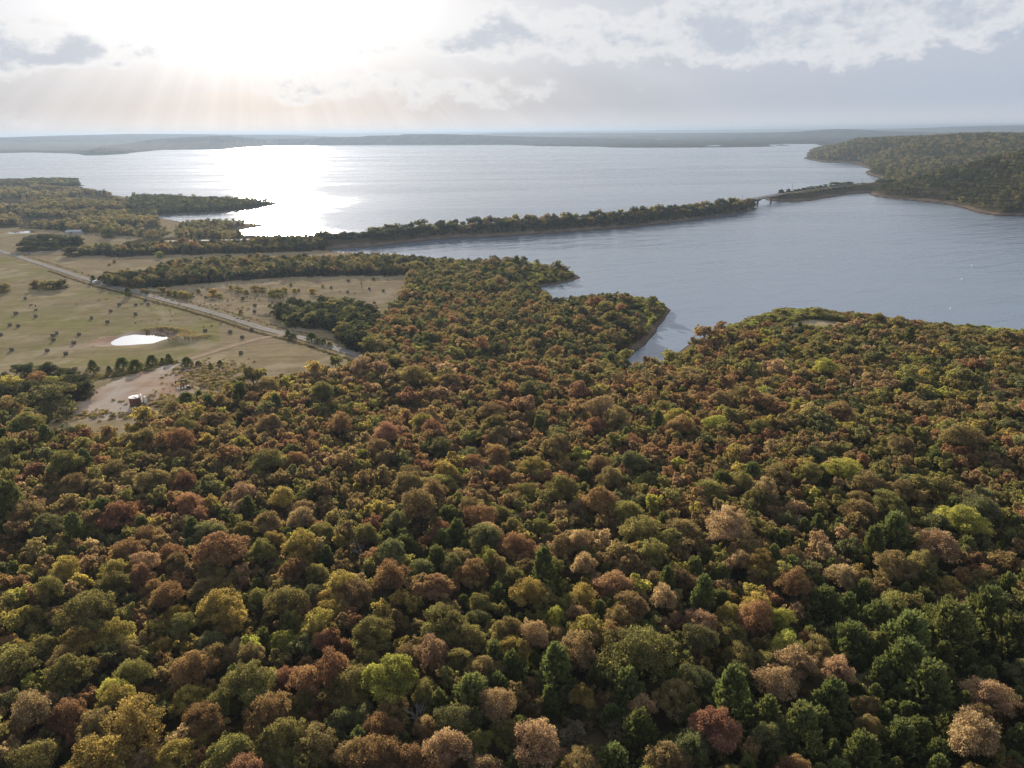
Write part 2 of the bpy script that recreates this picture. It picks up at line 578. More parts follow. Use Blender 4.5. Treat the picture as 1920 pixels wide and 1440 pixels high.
class MB:
    """collects boxes, tubes and rings; build() links them as one mesh object"""
    def __init__(self):
        self.v, self.f = [], []

    def add(self, vs, fs):
        o = len(self.v)
        self.v += [tuple(v) for v in vs]
        self.f += [tuple(i + o for i in f) for f in fs]
        return self

    def box(self, c, s, rot=None):
        c, h = Vector(c), Vector(s) / 2
        vs = []
        for dx in (-1, 1):
            for dy in (-1, 1):
                for dzz in (-1, 1):
                    p = Vector((dx * h.x, dy * h.y, dzz * h.z))
                    vs.append(c + (rot @ p if rot is not None else p))
        return self.add(vs, [(0, 1, 3, 2), (4, 6, 7, 5), (0, 4, 5, 1), (2, 3, 7, 6), (0, 2, 6, 4), (1, 5, 7, 3)])

    def tube(self, pts, rad, n=8, cap=True):
        pts = [Vector(p) for p in pts]
        rad = rad if hasattr(rad, '__len__') else [rad] * len(pts)
        vs, fs = [], []
        for i, p in enumerate(pts):
            t = (pts[min(i + 1, len(pts) - 1)] - pts[max(i - 1, 0)])
            t = t.normalized() if t.length > 1e-9 else Vector((0, 0, 1))
            u = t.cross(Vector((0, 0, 1)) if abs(t.z) < 0.9 else Vector((1, 0, 0))).normalized()
            w = t.cross(u)
            for k in range(n):
                a = 2 * math.pi * k / n
                vs.append(p + (u * math.cos(a) + w * math.sin(a)) * rad[i])
        for i in range(len(pts) - 1):
            for k in range(n):
                fs.append((i * n + k, i * n + (k + 1) % n, (i + 1) * n + (k + 1) % n, (i + 1) * n + k))
        if cap:
            fs.append(tuple(range(n - 1, -1, -1)))
            fs.append(tuple(range((len(pts) - 1) * n, len(pts) * n)))
        return self.add(vs, fs)

    def lathe(self, prof, n=24, c=(0, 0, 0)):
        vs, fs = [], []
        for (r, z) in prof:
            for k in range(n):
                a = 2 * math.pi * k / n
                vs.append((c[0] + r * math.cos(a), c[1] + r * math.sin(a), c[2] + z))
        for i in range(len(prof) - 1):
            for k in range(n):
                fs.append((i * n + k, i * n + (k + 1) % n, (i + 1) * n + (k + 1) % n, (i + 1) * n + k))
        fs.append(tuple(range(n - 1, -1, -1)))
        fs.append(tuple(range((len(prof) - 1) * n, len(prof) * n)))
        return self.add(vs, fs)

    def mesh(self, name, mat, smooth=False):
        me = bpy.data.meshes.new(name)
        me.from_pydata(self.v, [], self.f)
        me.materials.append(mat)
        if smooth:
            me.polygons.foreach_set('use_smooth', [True] * len(me.polygons))
        me.update()
        return me

    def build(self, name, mat, parent=None, smooth=False):
        return link(bpy.data.objects.new(name, self.mesh(name, mat, smooth)), parent)


# ------------------------------------------------------------------ materials
def new_mat(name):
    m = bpy.data.materials.new(name)
    m.use_nodes = True
    N = Nodes(m.node_tree)
    out = N.n('ShaderNodeOutputMaterial')
    return m, N, out


def plain(name, col, rough=0.7, metal=0.0, var=0.25, scale=1.5, col2=None):
    m, N, out = new_mat(name)
    b = N.n('ShaderNodeBsdfPrincipled')
    co = N.n('ShaderNodeTexCoord').outputs['Object']
    nz = N.noise(co, scale, 5, 0.6)
    c2 = col2 or tuple(c * (1 - var) for c in col)
    N.set(b.inputs['Base Color'], N.mix(N.smooth(nz, 0.35, 0.65), rgb(*col), rgb(*c2)))
    b.inputs['Roughness'].default_value = rough
    b.inputs['Metallic'].default_value = metal
    b.inputs['Specular IOR Level'].default_value = 0.5 if rough < 0.6 else 0.1
    N.t.links.new(b.outputs[0], out.inputs[0])
    return m


LEAF_GAIN = 1.85


def leaf_mat(name, dark, mid, light, trans=0.54, jitter=0.35):
    m, N, out = new_mat(name)
    tint = N.attr('tint').outputs['Fac']
    rnd = N.n('ShaderNodeObjectInfo').outputs['Random']
    grey = lambda c: tuple(LEAF_GAIN * (v * 0.89 + 0.11 * (0.3 * c[0] + 0.6 * c[1] + 0.1 * c[2])) for v in c)
    col = N.ramp(tint, [(0.0, grey(dark)), (0.5, grey(mid)), (1.0, grey(light))])
    hs = N.n('ShaderNodeHueSaturation')
    N.set(hs.inputs['Hue'], N.math('ADD', N.math('MULTIPLY', rnd, 0.035), 0.4825))
    r2 = N.math('FRACT', N.math('MULTIPLY', rnd, 17.31))
    N.set(hs.inputs['Value'], N.math('ADD', N.math('MULTIPLY', r2, jitter), 1 - jitter * 0.5))
    N.set(hs.inputs['Color'], col)
    d = N.n('ShaderNodeBsdfDiffuse')
    t = N.n('ShaderNodeBsdfTranslucent')
    N.set(d.inputs['Color'], hs.outputs[0])
    warm = N.mix(1.0, hs.outputs[0], rgb(1.0, 0.95, 0.62), 'MULTIPLY')
    N.set(t.inputs['Color'], warm)
    mx = N.n('ShaderNodeMixShader')
    mx.inputs[0].default_value = trans
    N.t.links.new(d.outputs[0], mx.inputs[1])
    N.t.links.new(t.outputs[0], mx.inputs[2])
    N.t.links.new(mx.outputs[0], out.inputs[0])
    return m


LEAF = {
    'russet': leaf_mat('russet_leaves', (0.090, 0.052, 0.030), (0.140, 0.078, 0.044), (0.185, 0.120, 0.058)),
    'brown': leaf_mat('brown_leaves', (0.080, 0.058, 0.030), (0.122, 0.088, 0.044), (0.165, 0.128, 0.056)),
    'olive': leaf_mat('olive_leaves', (0.068, 0.058, 0.024), (0.104, 0.094, 0.034), (0.155, 0.142, 0.046)),
    'green': leaf_mat('green_leaves', (0.048, 0.049, 0.026), (0.078, 0.079, 0.037), (0.116, 0.113, 0.048)),
    'dusk': leaf_mat('dark_green_leaves', (0.026, 0.030, 0.017), (0.042, 0.047, 0.024), (0.066, 0.070, 0.033), 0.40),
    'golden': leaf_mat('golden_leaves', (0.095, 0.072, 0.024), (0.165, 0.128, 0.036), (0.240, 0.195, 0.052)),
    'lime': leaf_mat('lime_leaves', (0.085, 0.088, 0.022), (0.160, 0.162, 0.032), (0.255, 0.250, 0.050)),
    'tan': leaf_mat('tan_leaves', (0.110, 0.074, 0.046), (0.175, 0.118, 0.072), (0.245, 0.175, 0.104)),
    'red': leaf_mat('red_leaves', (0.100, 0.055, 0.036), (0.148, 0.082, 0.052), (0.192, 0.116, 0.070)),
    'cedar': leaf_mat('cedar_needles', (0.042, 0.048, 0.016), (0.066, 0.076, 0.024), (0.104, 0.114, 0.036), 0.36),
    'scrub': leaf_mat('scrub_leaves', (0.078, 0.068, 0.042), (0.120, 0.104, 0.062), (0.170, 0.150, 0.088)),
    'straw': leaf_mat('straw_grass', (0.150, 0.115, 0.062), (0.220, 0.172, 0.092), (0.300, 0.245, 0.132)),
    'shoregreen': leaf_mat('shore_willow_leaves', (0.095, 0.104, 0.024), (0.170, 0.178, 0.040), (0.250, 0.252, 0.064)),
}
BARK = plain('bark', (0.11, 0.085, 0.065), 0.9, var=0.45, scale=3)
PALEBARK = plain('weathered_bark', (0.30, 0.28, 0.26), 0.85, var=0.35, scale=3)


def terrain_mat():
    m, N, out = new_mat('terrain')
    pos = N.n('ShaderNodeNewGeometry').outputs['Position']
    sh = N.attr('shore').outputs['Fac']
    woods = N.attr('woods').outputs['Fac']
    bare = N.attr('bare').outputs['Fac']
    green = N.attr('green').outputs['Fac']
    farw = N.attr('far_woods').outputs['Fac']
    verge = N.attr('verge').outputs['Fac']
    n1 = N.noise(pos, 0.018, 6, 0.6)
    n2 = N.noise(pos, 0.12, 6, 0.65)
    n3 = N.noise(pos, 0.9, 4, 0.6)
    n4 = N.noise(N.vmath('MULTIPLY', pos, (1.0, 0.35, 1.0)), 0.06, 5, 0.6)
    dry = N.mix(N.smooth(n2, 0.35, 0.65), rgb(0.200, 0.156, 0.098), rgb(0.262, 0.205, 0.128))
    dry = N.mix(N.smooth(n1, 0.40, 0.62), dry, rgb(0.245, 0.182, 0.128))
    grn = N.mix(N.smooth(n2, 0.35, 0.68), rgb(0.158, 0.150, 0.056), rgb(0.210, 0.182, 0.082))
    gmask = N.math('MULTIPLY', green, N.smooth(N.math('ADD', N.math('MULTIPLY', n1, 0.6), N.math('MULTIPLY', n4, 0.4)), 0.34, 0.60))
    grass = N.mix(gmask, dry, grn)
    grass = N.mix(N.math('MULTIPLY', N.smooth(n3, 0.52, 0.72), 0.45), grass, rgb(0.14, 0.115, 0.068))
    mow = N.noise(N.vmath('MULTIPLY', pos, (0.030, 0.22, 1.0)), 1.0, 3, 0.6, 0.6)
    grass = N.mix(N.math('MULTIPLY', N.smooth(mow, 0.46, 0.66), 0.22), grass, rgb(0.125, 0.098, 0.058))
    n5 = N.noise(pos, 0.045, 4, 0.6)
    grass = N.mix(N.math('MULTIPLY', N.smooth(n5, 0.52, 0.68), 0.45), grass, rgb(0.30, 0.245, 0.165))
    soil = N.mix(N.smooth(n2, 0.3, 0.7), rgb(0.33, 0.245, 0.185), rgb(0.245, 0.160, 0.112))
    mow = N.noise(N.vmath('MULTIPLY', pos, (0.030, 0.22, 1.0)), 1.0, 3, 0.6, 0.6)
    grass = N.mix(N.math('MULTIPLY', N.smooth(mow, 0.46, 0.66), 0.22), grass, rgb(0.125, 0.098, 0.058))
    n5 = N.noise(pos, 0.045, 4, 0.6)
    grass = N.mix(N.math('MULTIPLY', N.smooth(n5, 0.52, 0.68), 0.45), grass, rgb(0.30, 0.245, 0.165))
    soil = N.mix(N.math('MULTIPLY', N.smooth(n4, 0.5, 0.66), 0.7), soil, rgb(0.36, 0.325, 0.29))
    col = N.mix(N.smooth(N.math('ADD', bare, N.math('MULTIPLY', N.math('SUBTRACT', n2, 0.5), 0.7)), 0.35, 0.65), grass, soil)
    lush = N.mix(N.smooth(n2, 0.35, 0.65), rgb(0.135, 0.150, 0.040), rgb(0.20, 0.20, 0.062))
    litter = N.mix(N.smooth(n2, 0.3, 0.7), rgb(0.075, 0.055, 0.035), rgb(0.045, 0.042, 0.022))
    col = N.mix(N.smooth(N.math('ADD', woods, N.math('MULTIPLY', N.math('SUBTRACT', n2, 0.5), 0.5)), 0.35, 0.65), col, litter)
    col = N.mix(N.smooth(N.math('ADD', verge, N.math('MULTIPLY', N.math('SUBTRACT', n2, 0.5), 0.9)), 0.35, 0.65), col, lush)
    beach = N.mix(N.smooth(n2, 0.35, 0.65), rgb(0.150, 0.112, 0.084), rgb(0.090, 0.070, 0.056))
    beach = N.mix(N.smooth(sh, 1.2, 0.0), beach, rgb(0.06, 0.048, 0.038))
    sh2 = N.math('ADD', sh, N.math('MULTIPLY', N.math('SUBTRACT', n1, 0.5), 22.0))
    col = N.mix(N.smooth(sh2, 7.0, 4.0), col, beach)
    nf = N.noise(pos, 0.010, 8, 0.7)
    nf2 = N.noise(pos, 0.0014, 4, 0.6)
    canopy = N.mix(N.smooth(nf, 0.35, 0.65), rgb(0.016, 0.020, 0.013), rgb(0.078, 0.070, 0.044))
    canopy = N.mix(N.math('MULTIPLY', N.smooth(nf2, 0.60, 0.68), N.smooth(nf, 0.40, 0.6)), canopy, rgb(0.085, 0.082, 0.052))
    col = N.mix(farw, col, canopy)
    b = N.n('ShaderNodeBsdfDiffuse')
    N.set(b.inputs['Color'], col)
    b.inputs['Roughness'].default_value = 0.5
    bp = N.n('ShaderNodeBump')
    bp.inputs['Strength'].default_value = 0.6
    bp.inputs['Distance'].default_value = 1.0
    hgt = N.math('ADD', N.math('MULTIPLY', n3, 0.25), N.math('MULTIPLY', n2, 0.5))
    hgt = N.math('ADD', hgt, N.math('MULTIPLY', N.math('MULTIPLY', nf, farw), 26.0))
    N.set(bp.inputs['Height'], hgt)
    N.t.links.new(bp.outputs[0], b.inputs['Normal'])
    N.t.links.new(b.outputs[0], out.inputs[0])
    return m


def water_mat(name, base, rough, bump, pond=False):
    m, N, out = new_mat(name)
    pos = N.n('ShaderNodeNewGeometry').outputs['Position']
    dif = N.n('ShaderNodeBsdfDiffuse')
    dif.inputs['Color'].default_value = rgb(*base)
    b = N.n('ShaderNodeBsdfGlossy', distribution='BECKMANN')
    fre = N.n('ShaderNodeFresnel')
    fre.inputs['IOR'].default_value = 1.34 if pond else 1.46
    mxw = N.n('ShaderNodeMixShader')
    N.t.links.new(fre.outputs[0], mxw.inputs[0])
    N.t.links.new(dif.outputs[0], mxw.inputs[1])
    N.t.links.new(b.outputs[0], mxw.inputs[2])
    rotm = N.n('ShaderNodeMapping')
    rotm.inputs['Rotation'].default_value = (0, 0, R(-24))
    N.set(rotm.inputs['Vector'], pos)
    p = rotm.outputs[0]
    if pond:
        b.inputs['Roughness'].default_value = rough
        h = N.noise(p, 0.8, 3, 0.5)
        dist = 0.02
    else:
        # crests a few metres apart, broken into short lengths, and broader swell
        w1 = N.noise(N.vmath('MULTIPLY', p, (0.022, 0.082, 1.0)), 1.0, 3, 0.55, 0.5)
        w2 = N.noise(N.vmath('MULTIPLY', p, (0.10, 0.30, 1.0)), 1.0, 3, 0.6, 0.2)
        big = N.noise(N.vmath('MULTIPLY', pos, (0.0011, 0.0062, 1.0)), 1.0, 5, 0.6, 0.4)
        h = N.math('ADD', N.math('MULTIPLY', w1, 2.6), N.math('MULTIPLY', w2, 0.30))
        patch = N.smooth(big, 0.36, 0.64)
        h = N.math('MULTIPLY', h, N.math('ADD', N.math('MULTIPLY', patch, 0.45), 0.65))
        N.set(b.inputs['Roughness'], N.math('ADD', N.math('MULTIPLY', patch, 0.10), rough))
        dist = 1.0
    bp = N.n('ShaderNodeBump')
    bp.inputs['Strength'].default_value = bump
    bp.inputs['Distance'].default_value = dist
    N.set(bp.inputs['Height'], h)
    N.t.links.new(bp.outputs[0], b.inputs['Normal'])
    N.t.links.new(bp.outputs[0], fre.inputs['Normal'])
    N.t.links.new(mxw.outputs[0], out.inputs[0])
    return m


def gravel_mat(name='gravel_road', tone=(1.0, 1.0, 1.0)):
    m, N, out = new_mat(name)
    pos = N.n('ShaderNodeNewGeometry').outputs['Position']
    side = N.attr('side').outputs['Fac']
    n = N.noise(pos, 0.35, 6, 0.65)
    col = N.mix(N.smooth(n, 0.3, 0.7), rgb(0.185, 0.172, 0.160), rgb(0.140, 0.128, 0.116))
    rut = N.math('MULTIPLY', N.smooth(N.math('ABSOLUTE', N.math('SUBTRACT', N.math('ABSOLUTE', side), 0.45)), 0.22, 0.05), 0.6)
    col = N.mix(rut, col, rgb(0.23, 0.215, 0.20))
    col = N.mix(1.0, col, rgb(*tone), 'MULTIPLY')
    edge = N.smooth(N.math('ADD', N.math('ABSOLUTE', side), N.math('MULTIPLY', N.math('SUBTRACT', n, 0.5), 0.6)), 0.72, 1.0)
    col = N.mix(edge, col, rgb(0.12, 0.092, 0.056))
    b = N.n('ShaderNodeBsdfDiffuse')
    N.set(b.inputs['Color'], col)
    N.t.links.new(b.outputs[0], out.inputs[0])
    return m


# ------------------------------------------------------------------ zones (pixels of the ground)
FG_WOOD = [(-700, 850), (-300, 800), (0, 785), (40, 800), (110, 832), (180, 832), (250, 824), (300, 806), (340, 790), (400, 772), (440, 748), (480, 738), (540, 728),
           (600, 712), (650, 697), (720, 690), (780, 693), (900, 700), (1000, 705), (1100, 712), (1165, 708), (1240, 697), (1300, 660), (1345, 637),
           (1400, 620), (1445, 621), (1500, 624), (1600, 621), (1700, 628), (1760, 634), (1920, 658), (2300, 720), (3200, 800), (3200, 2600), (-1200, 2600)]
PENINSULA = [(775, 494), (860, 498), (960, 500), (1000, 500), (1092, 520), (1012, 537), (1040, 562), (1085, 575), (1120, 563), (1250, 575),
             (1256, 592), (1200, 665), (1165, 708), (1100, 712), (1000, 705), (900, 700), (780, 693), (720, 690), (695, 668), (690, 642), (720, 612), (745, 580), (762, 550), (770, 520)]
GROVE = [(520, 592), (560, 583), (640, 580), (690, 592), (720, 612), (692, 642), (700, 668), (650, 650), (632, 622), (600, 618), (540, 615)]
STRIP_SOUTH = [(195, 531), (215, 525), (290, 520), (315, 503), (360, 497), (450, 495), (560, 492), (640, 491), (700, 488), (785, 494), (775, 515), (700, 516), (600, 517), (480, 523), (400, 529), (330, 536), (250, 541), (205, 537)]
STRIP_NORTH = [(150, 479), (160, 472), (240, 468), (300, 463), (400, 461), (480, 459), (620, 458), (612, 470), (480, 474), (340, 477), (260, 480)]
SCRUB_WEST = [(-300, 352), (0, 347), (150, 358), (230, 371), (300, 372), (515, 381), (470, 393), (330, 404), (290, 408), (300, 424), (322, 436), (300, 446), (260, 444), (215, 440),
              (120, 434), (60, 428), (0, 430), (-300, 430)]
POINT_WEST = [(-300, 347), (0, 343), (75, 340), (150, 340), (140, 344), (160, 347.5), (135, 350), (0, 350)]
WEST_FIELDS = [[(-50, 395), (0, 393), (70, 388), (72, 384), (0, 381), (-50, 382)], [(-20, 375), (5, 371), (0, 366), (-20, 366)]]
COPSE = [(30, 470), (42, 462), (60, 452), (100, 450), (150, 454), (158, 460), (120, 464), (105, 472), (60, 475)]
SPIT = [(330, 424), (400, 418), (486, 423), (440, 430), (432, 436), (455, 444), (420, 450), (330, 445)]
PAD = [(125, 760), (165, 735), (205, 715), (250, 704), (300, 686), (345, 678), (372, 676), (420, 690), (410, 712), (365, 735), (330, 748), (270, 770), (225, 783), (175, 788), (140, 778)]
POND_BARE = [(150, 650), (158, 645), (185, 636), (205, 630), (222, 628), (212, 644), (232, 650), (190, 653)]
MEADOW = [(-300, 575), (0, 560), (30, 552), (110, 541), (160, 530), (240, 548), (300, 566), (380, 592), (420, 608), (400, 650), (340, 668), (290, 685), (200, 690), (0, 690), (-300, 700)]
MEADOW_NW = [(-200, 482), (25, 482), (60, 497), (100, 512), (90, 525), (0, 532), (-200, 540)]
MID_FIELD = [(300, 560), (330, 542), (500, 528), (620, 522), (760, 518), (742, 560), (700, 590), (560, 585), (500, 600), (400, 580)]

VERGES = [[(985, 492), (1092, 516), (1012, 540), (980, 540)], [(985, 535), (1040, 560), (1000, 575), (975, 560)],
          [(1085, 560), (1200, 558), (1262, 572), (1262, 600), (1228, 628), (1205, 612), (1215, 600), (1195, 584), (1100, 578)],
          [(1395, 612), (1445, 585), (1540, 582), (1800, 610), (2000, 628), (2000, 655), (1800, 632), (1500, 606), (1445, 605)]]

# ------------------------------------------------------------------ terrain sheet
ang = np.concatenate([np.arange(-180, -60, 6.0), np.arange(-60, -41, 1.0), np.arange(-41, 41, 0.115), np.arange(41, 60, 1.0), np.arange(60, 180.01, 6.0)])
rad = [0.0, 15, 30, 45]
while rad[-1] < 1700:
    rad.append(rad[-1] * 1.0105)
while rad[-1] < 21000:
    rad.append(rad[-1] * 1.017)
while rad[-1] < 70000:
    rad.append(rad[-1] * 1.12)
rad = np.array(rad)
A, RR = np.meshgrid(np.radians(ang), rad)
TX, TY = (RR * np.sin(A)).ravel(), (RR * np.cos(A)).ravel()
TS = shore(TX, TY)
TZ = height(TX, TY, TS)
na, nr = len(ang), len(rad)
gi = np.arange(na * nr).reshape(nr, na)
T_FACES = np.stack([gi[:-1, :-1], gi[:-1, 1:], gi[1:, 1:], gi[1:, :-1]], -1).reshape(-1, 4)
TPX, TPY = to_pix(TX, TY, TZ)
jx = (fbm(TX / 22, TY / 22, 41, 3) - 0.5) * 22
jy = (fbm(TX / 22, TY / 22, 57, 3) - 0.5) * 10
qx, qy = TPX + jx, TPY + jy
dist_xy = np.hypot(TX, TY)
woods = np.zeros(TX.shape)
for z in (FG_WOOD, PENINSULA, GROVE, STRIP_SOUTH, STRIP_NORTH, COPSE):
    woods = np.maximum(woods, inside(qx, qy, z).astype(float))
woods = np.maximum(woods, 0.75 * inside(qx, qy, SCRUB_WEST))
woods = np.where((np.abs(np.degrees(np.arctan2(TX, TY))) > 42) & (dist_xy < 420), 1.0, woods)
woods = np.maximum(woods, ((TPX > 1500) & (dist_xy > 900) & (dist_xy < 4200)).astype(float))
for z in WEST_FIELDS:
    woods = np.where(inside(qx, qy, z), 0, woods)
bare = np.maximum(inside(qx, qy, PAD).astype(float), inside(qx, qy, POND_BARE).astype(float))
bare = np.where(inside(qx, qy, [(1455, 600), (1470, 596), (1498, 599), (1502, 605), (1488, 609), (1460, 605)]), 1.0, bare)
_pd = np.where(inside(TX, TY, POND), 0.0, seg_dist(TX, TY, POND)[0])
bare = np.maximum(bare, sstep(4.2 - _pd, 0, 2.5))
woods = np.where(bare > 0.5, 0, woods)
woods = np.maximum(woods, 0.9 * (seg_dist(TX, TY, CAUSE_E, closed=False)[0] < 34))
woods = np.maximum(woods, 0.9 * (seg_dist(TX, TY, CAUSE_W, closed=False)[0] < 30))
green = 0.35 + 0.0 * TX
green = np.where(inside(qx, qy, MEADOW), 1.0, green)
green = np.where(inside(qx, qy, MEADOW_NW), 1.0, green)
green = np.where(inside(qx, qy, MID_FIELD), 0.25, green)
verge = np.zeros(TX.shape)
for z in VERGES:
    verge = np.where(inside(qx, qy, z) & (TS > 3) & (TS < (14 if z[0][0] > 1390 else 30)), 1.0, verge)
farw = sstep(dist_xy, 3200, 3600)
# open country on the far left bank
farw = farw * (1 - 0.5 * ((TPX < 520) & (TPY > 266) & (TPY < 282)))
ground_me = mesh_np('ground', np.stack([TX, TY, TZ], 1), T_FACES, terrain_mat(),
                    {'shore': np.clip(TS, -50, 50), 'woods': woods, 'bare': bare, 'green': green, 'far_woods': farw, 'verge': verge}, smooth=True)
ground_ob = link(bpy.data.objects.new('ground', ground_me))
tag(ground_ob, 'rolling ground with dry fields, wooded banks and hills round the lake', 'ground', kind='structure')

# ------------------------------------------------------------------ water
wr = np.array([0, 200, 400, 700, 1200, 2000, 3500, 6000, 11000, 20000, 69000.0])
wa = np.radians(np.arange(0, 360, 5.0))
WA, WR = np.meshgrid(wa, wr)
wv = np.stack([(WR * np.sin(WA)).ravel(), (WR * np.cos(WA)).ravel(), np.zeros(WA.size)], 1)
gi = np.arange(WA.size).reshape(WA.shape)
gj = np.roll(gi, -1, axis=1)
wf_ = np.stack([gi[:-1], gj[:-1], gj[1:], gi[1:]], -1).reshape(-1, 4)
lake = link(bpy.data.objects.new('lake_water', mesh_np('lake_water', wv, wf_, water_mat('lake_water', (0.112, 0.146, 0.196), 0.235, 0.62))))
tag(lake, 'wide grey blue lake with a bright strip of sun glitter', 'lake', kind='structure')


def pond_sheet(name, poly, z, label):
    me = bpy.data.meshes.new(name)
    c = poly.mean(0)
    big = c + (poly - c) * 1.06
    me.from_pydata([(p[0], p[1], z) for p in big], [], [tuple(range(len(big)))])
    me.materials.append(water_mat(name, (0.035, 0.038, 0.04), 0.10, 0.06, True))
    return tag(link(bpy.data.objects.new(name, me)), label, 'pond', kind='structure')


pond_sheet('pond_water', POND, POND_Z, 'pale stock pond in the meadow mirroring the bright sky')
pond_sheet('pond_water', FARPOND, FARPOND_Z, 'small far pond beside the dark copse')


# ------------------------------------------------------------------ roads
def catmull(pts, step):
    P = [Vector((p[0], p[1], 0)) for p in pts]
    out = []
    for i in range(len(P) - 1):
        p0, p1, p2, p3 = P[max(i - 1, 0)], P[i], P[i + 1], P[min(i + 2, len(P) - 1)]
        n = max(2, int((p2 - p1).length / step))
        for k in range(n):
            t = k / n
            out.append(0.5 * ((2 * p1) + (p2 - p0) * t + (2 * p0 - 5 * p1 + 4 * p2 - p3) * t * t + (3 * p1 - p0 - 3 * p2 + p3) * t ** 3))
    out.append(P[-1])
    return out


def ribbon(name, pts, width, mat, lift, label, cat, zfun=None, cross=9):
    c = catmull(pts, 3.0)
    vs, side = [], []
    for i, p in enumerate(c):
        t = (c[min(i + 1, len(c) - 1)] - c[max(i - 1, 0)]).normalized()
        nrm = Vector((-t.y, t.x, 0))
        for k in range(cross):
            u = 2 * k / (cross - 1) - 1
            q = p + nrm * (u * width / 2)
            vs.append((q.x, q.y, 0))
            side.append(u)
    vs = np.array(vs)
    zz = height(vs[:, 0], vs[:, 1]) if zfun is None else zfun(vs)
    # smooth the bed along its length, keep it above the terrain
    zg = zz.reshape(-1, cross)
    zm = np.repeat(zg.max(1)[:, None], cross, 1)
    zg = zg * 0.4 + zm * 0.6
    vs[:, 2] = zg.ravel() + lift - 0.05 * np.abs(np.array(side)) ** 2
    gi = np.arange(len(vs)).reshape(-1, cross)
    f = np.stack([gi[:-1, :-1], gi[:-1, 1:], gi[1:, 1:], gi[1:, :-1]], -1).reshape(-1, 4)
    o = link(bpy.data.objects.new(name, mesh_np(name, vs, f, mat, {'side': side}, smooth=True)))
    return tag(o, label, cat, kind='structure')


def gpts(pix):
    return [tuple(ground(*p)[:2]) for p in pix]


GRAVEL = gravel_mat()
MAIN_ROAD = gpts([(-30, 462), (28, 479), (60, 490), (110, 506), (165, 524), (215, 538), (270, 552), (345, 572), (430, 596), (520, 623), (590, 641), (655, 662), (720, 682)])
ribbon('road', MAIN_ROAD, 5.4, GRAVEL, 0.25, 'pale gravel county road running diagonally past the hay meadow', 'road')
ribbon('road', gpts([(-120, 481), (0, 477), (28, 476), (60, 474), (125, 470), (170, 469.5)]), 6.0, GRAVEL, 0.29, 'pale side road crossing in front of the dark copse', 'road')
TRACK = gpts([(545, 628), (500, 633), (450, 645), (400, 660), (360, 673), (335, 681)])
SOILROAD = gravel_mat('dirt_track', (1.05, 0.88, 0.70))
ribbon('dirt_track', TRACK, 5.0, SOILROAD, 0.15, 'two rut dirt track leading from the road to the well pad', 'track')
ribbon('dirt_track', gpts([(0, 541), (30, 537), (65, 533), (110, 527), (150, 521)]), 4.0, SOILROAD, 0.15, 'narrow track behind the roadside thicket on the meadow', 'track')
CAUSE_ROAD_TOP = DECK_Z


def cause_z(vs):
    return np.maximum(height(vs[:, 0], vs[:, 1]), CAUSE_ROAD_TOP - 0.25)


# ------------------------------------------------------------------ leaves and trees
def quads(cent, nrm, size, rng, aspect=1.0):
    n = len(cent)
    r = rng.normal(size=(n, 3))
    u = np.cross(nrm, r)
    u /= np.linalg.norm(u, axis=1)[:, None] + 1e-9
    v = np.cross(nrm, u)
    u = u * size[:, None]
    v = v * size[:, None] * aspect
    k = rng.uniform(0.5, 1.0, (n, 4, 1))
    q = np.stack([-u - v * 0.3, u * 0.3 - v, u + v * 0.3, -u * 0.3 + v], 1) * k
    return cent[:, None, :] + q


def unit(n, rng):
    d = rng.normal(size=(n, 3))
    return d / np.linalg.norm(d, axis=1)[:, None]


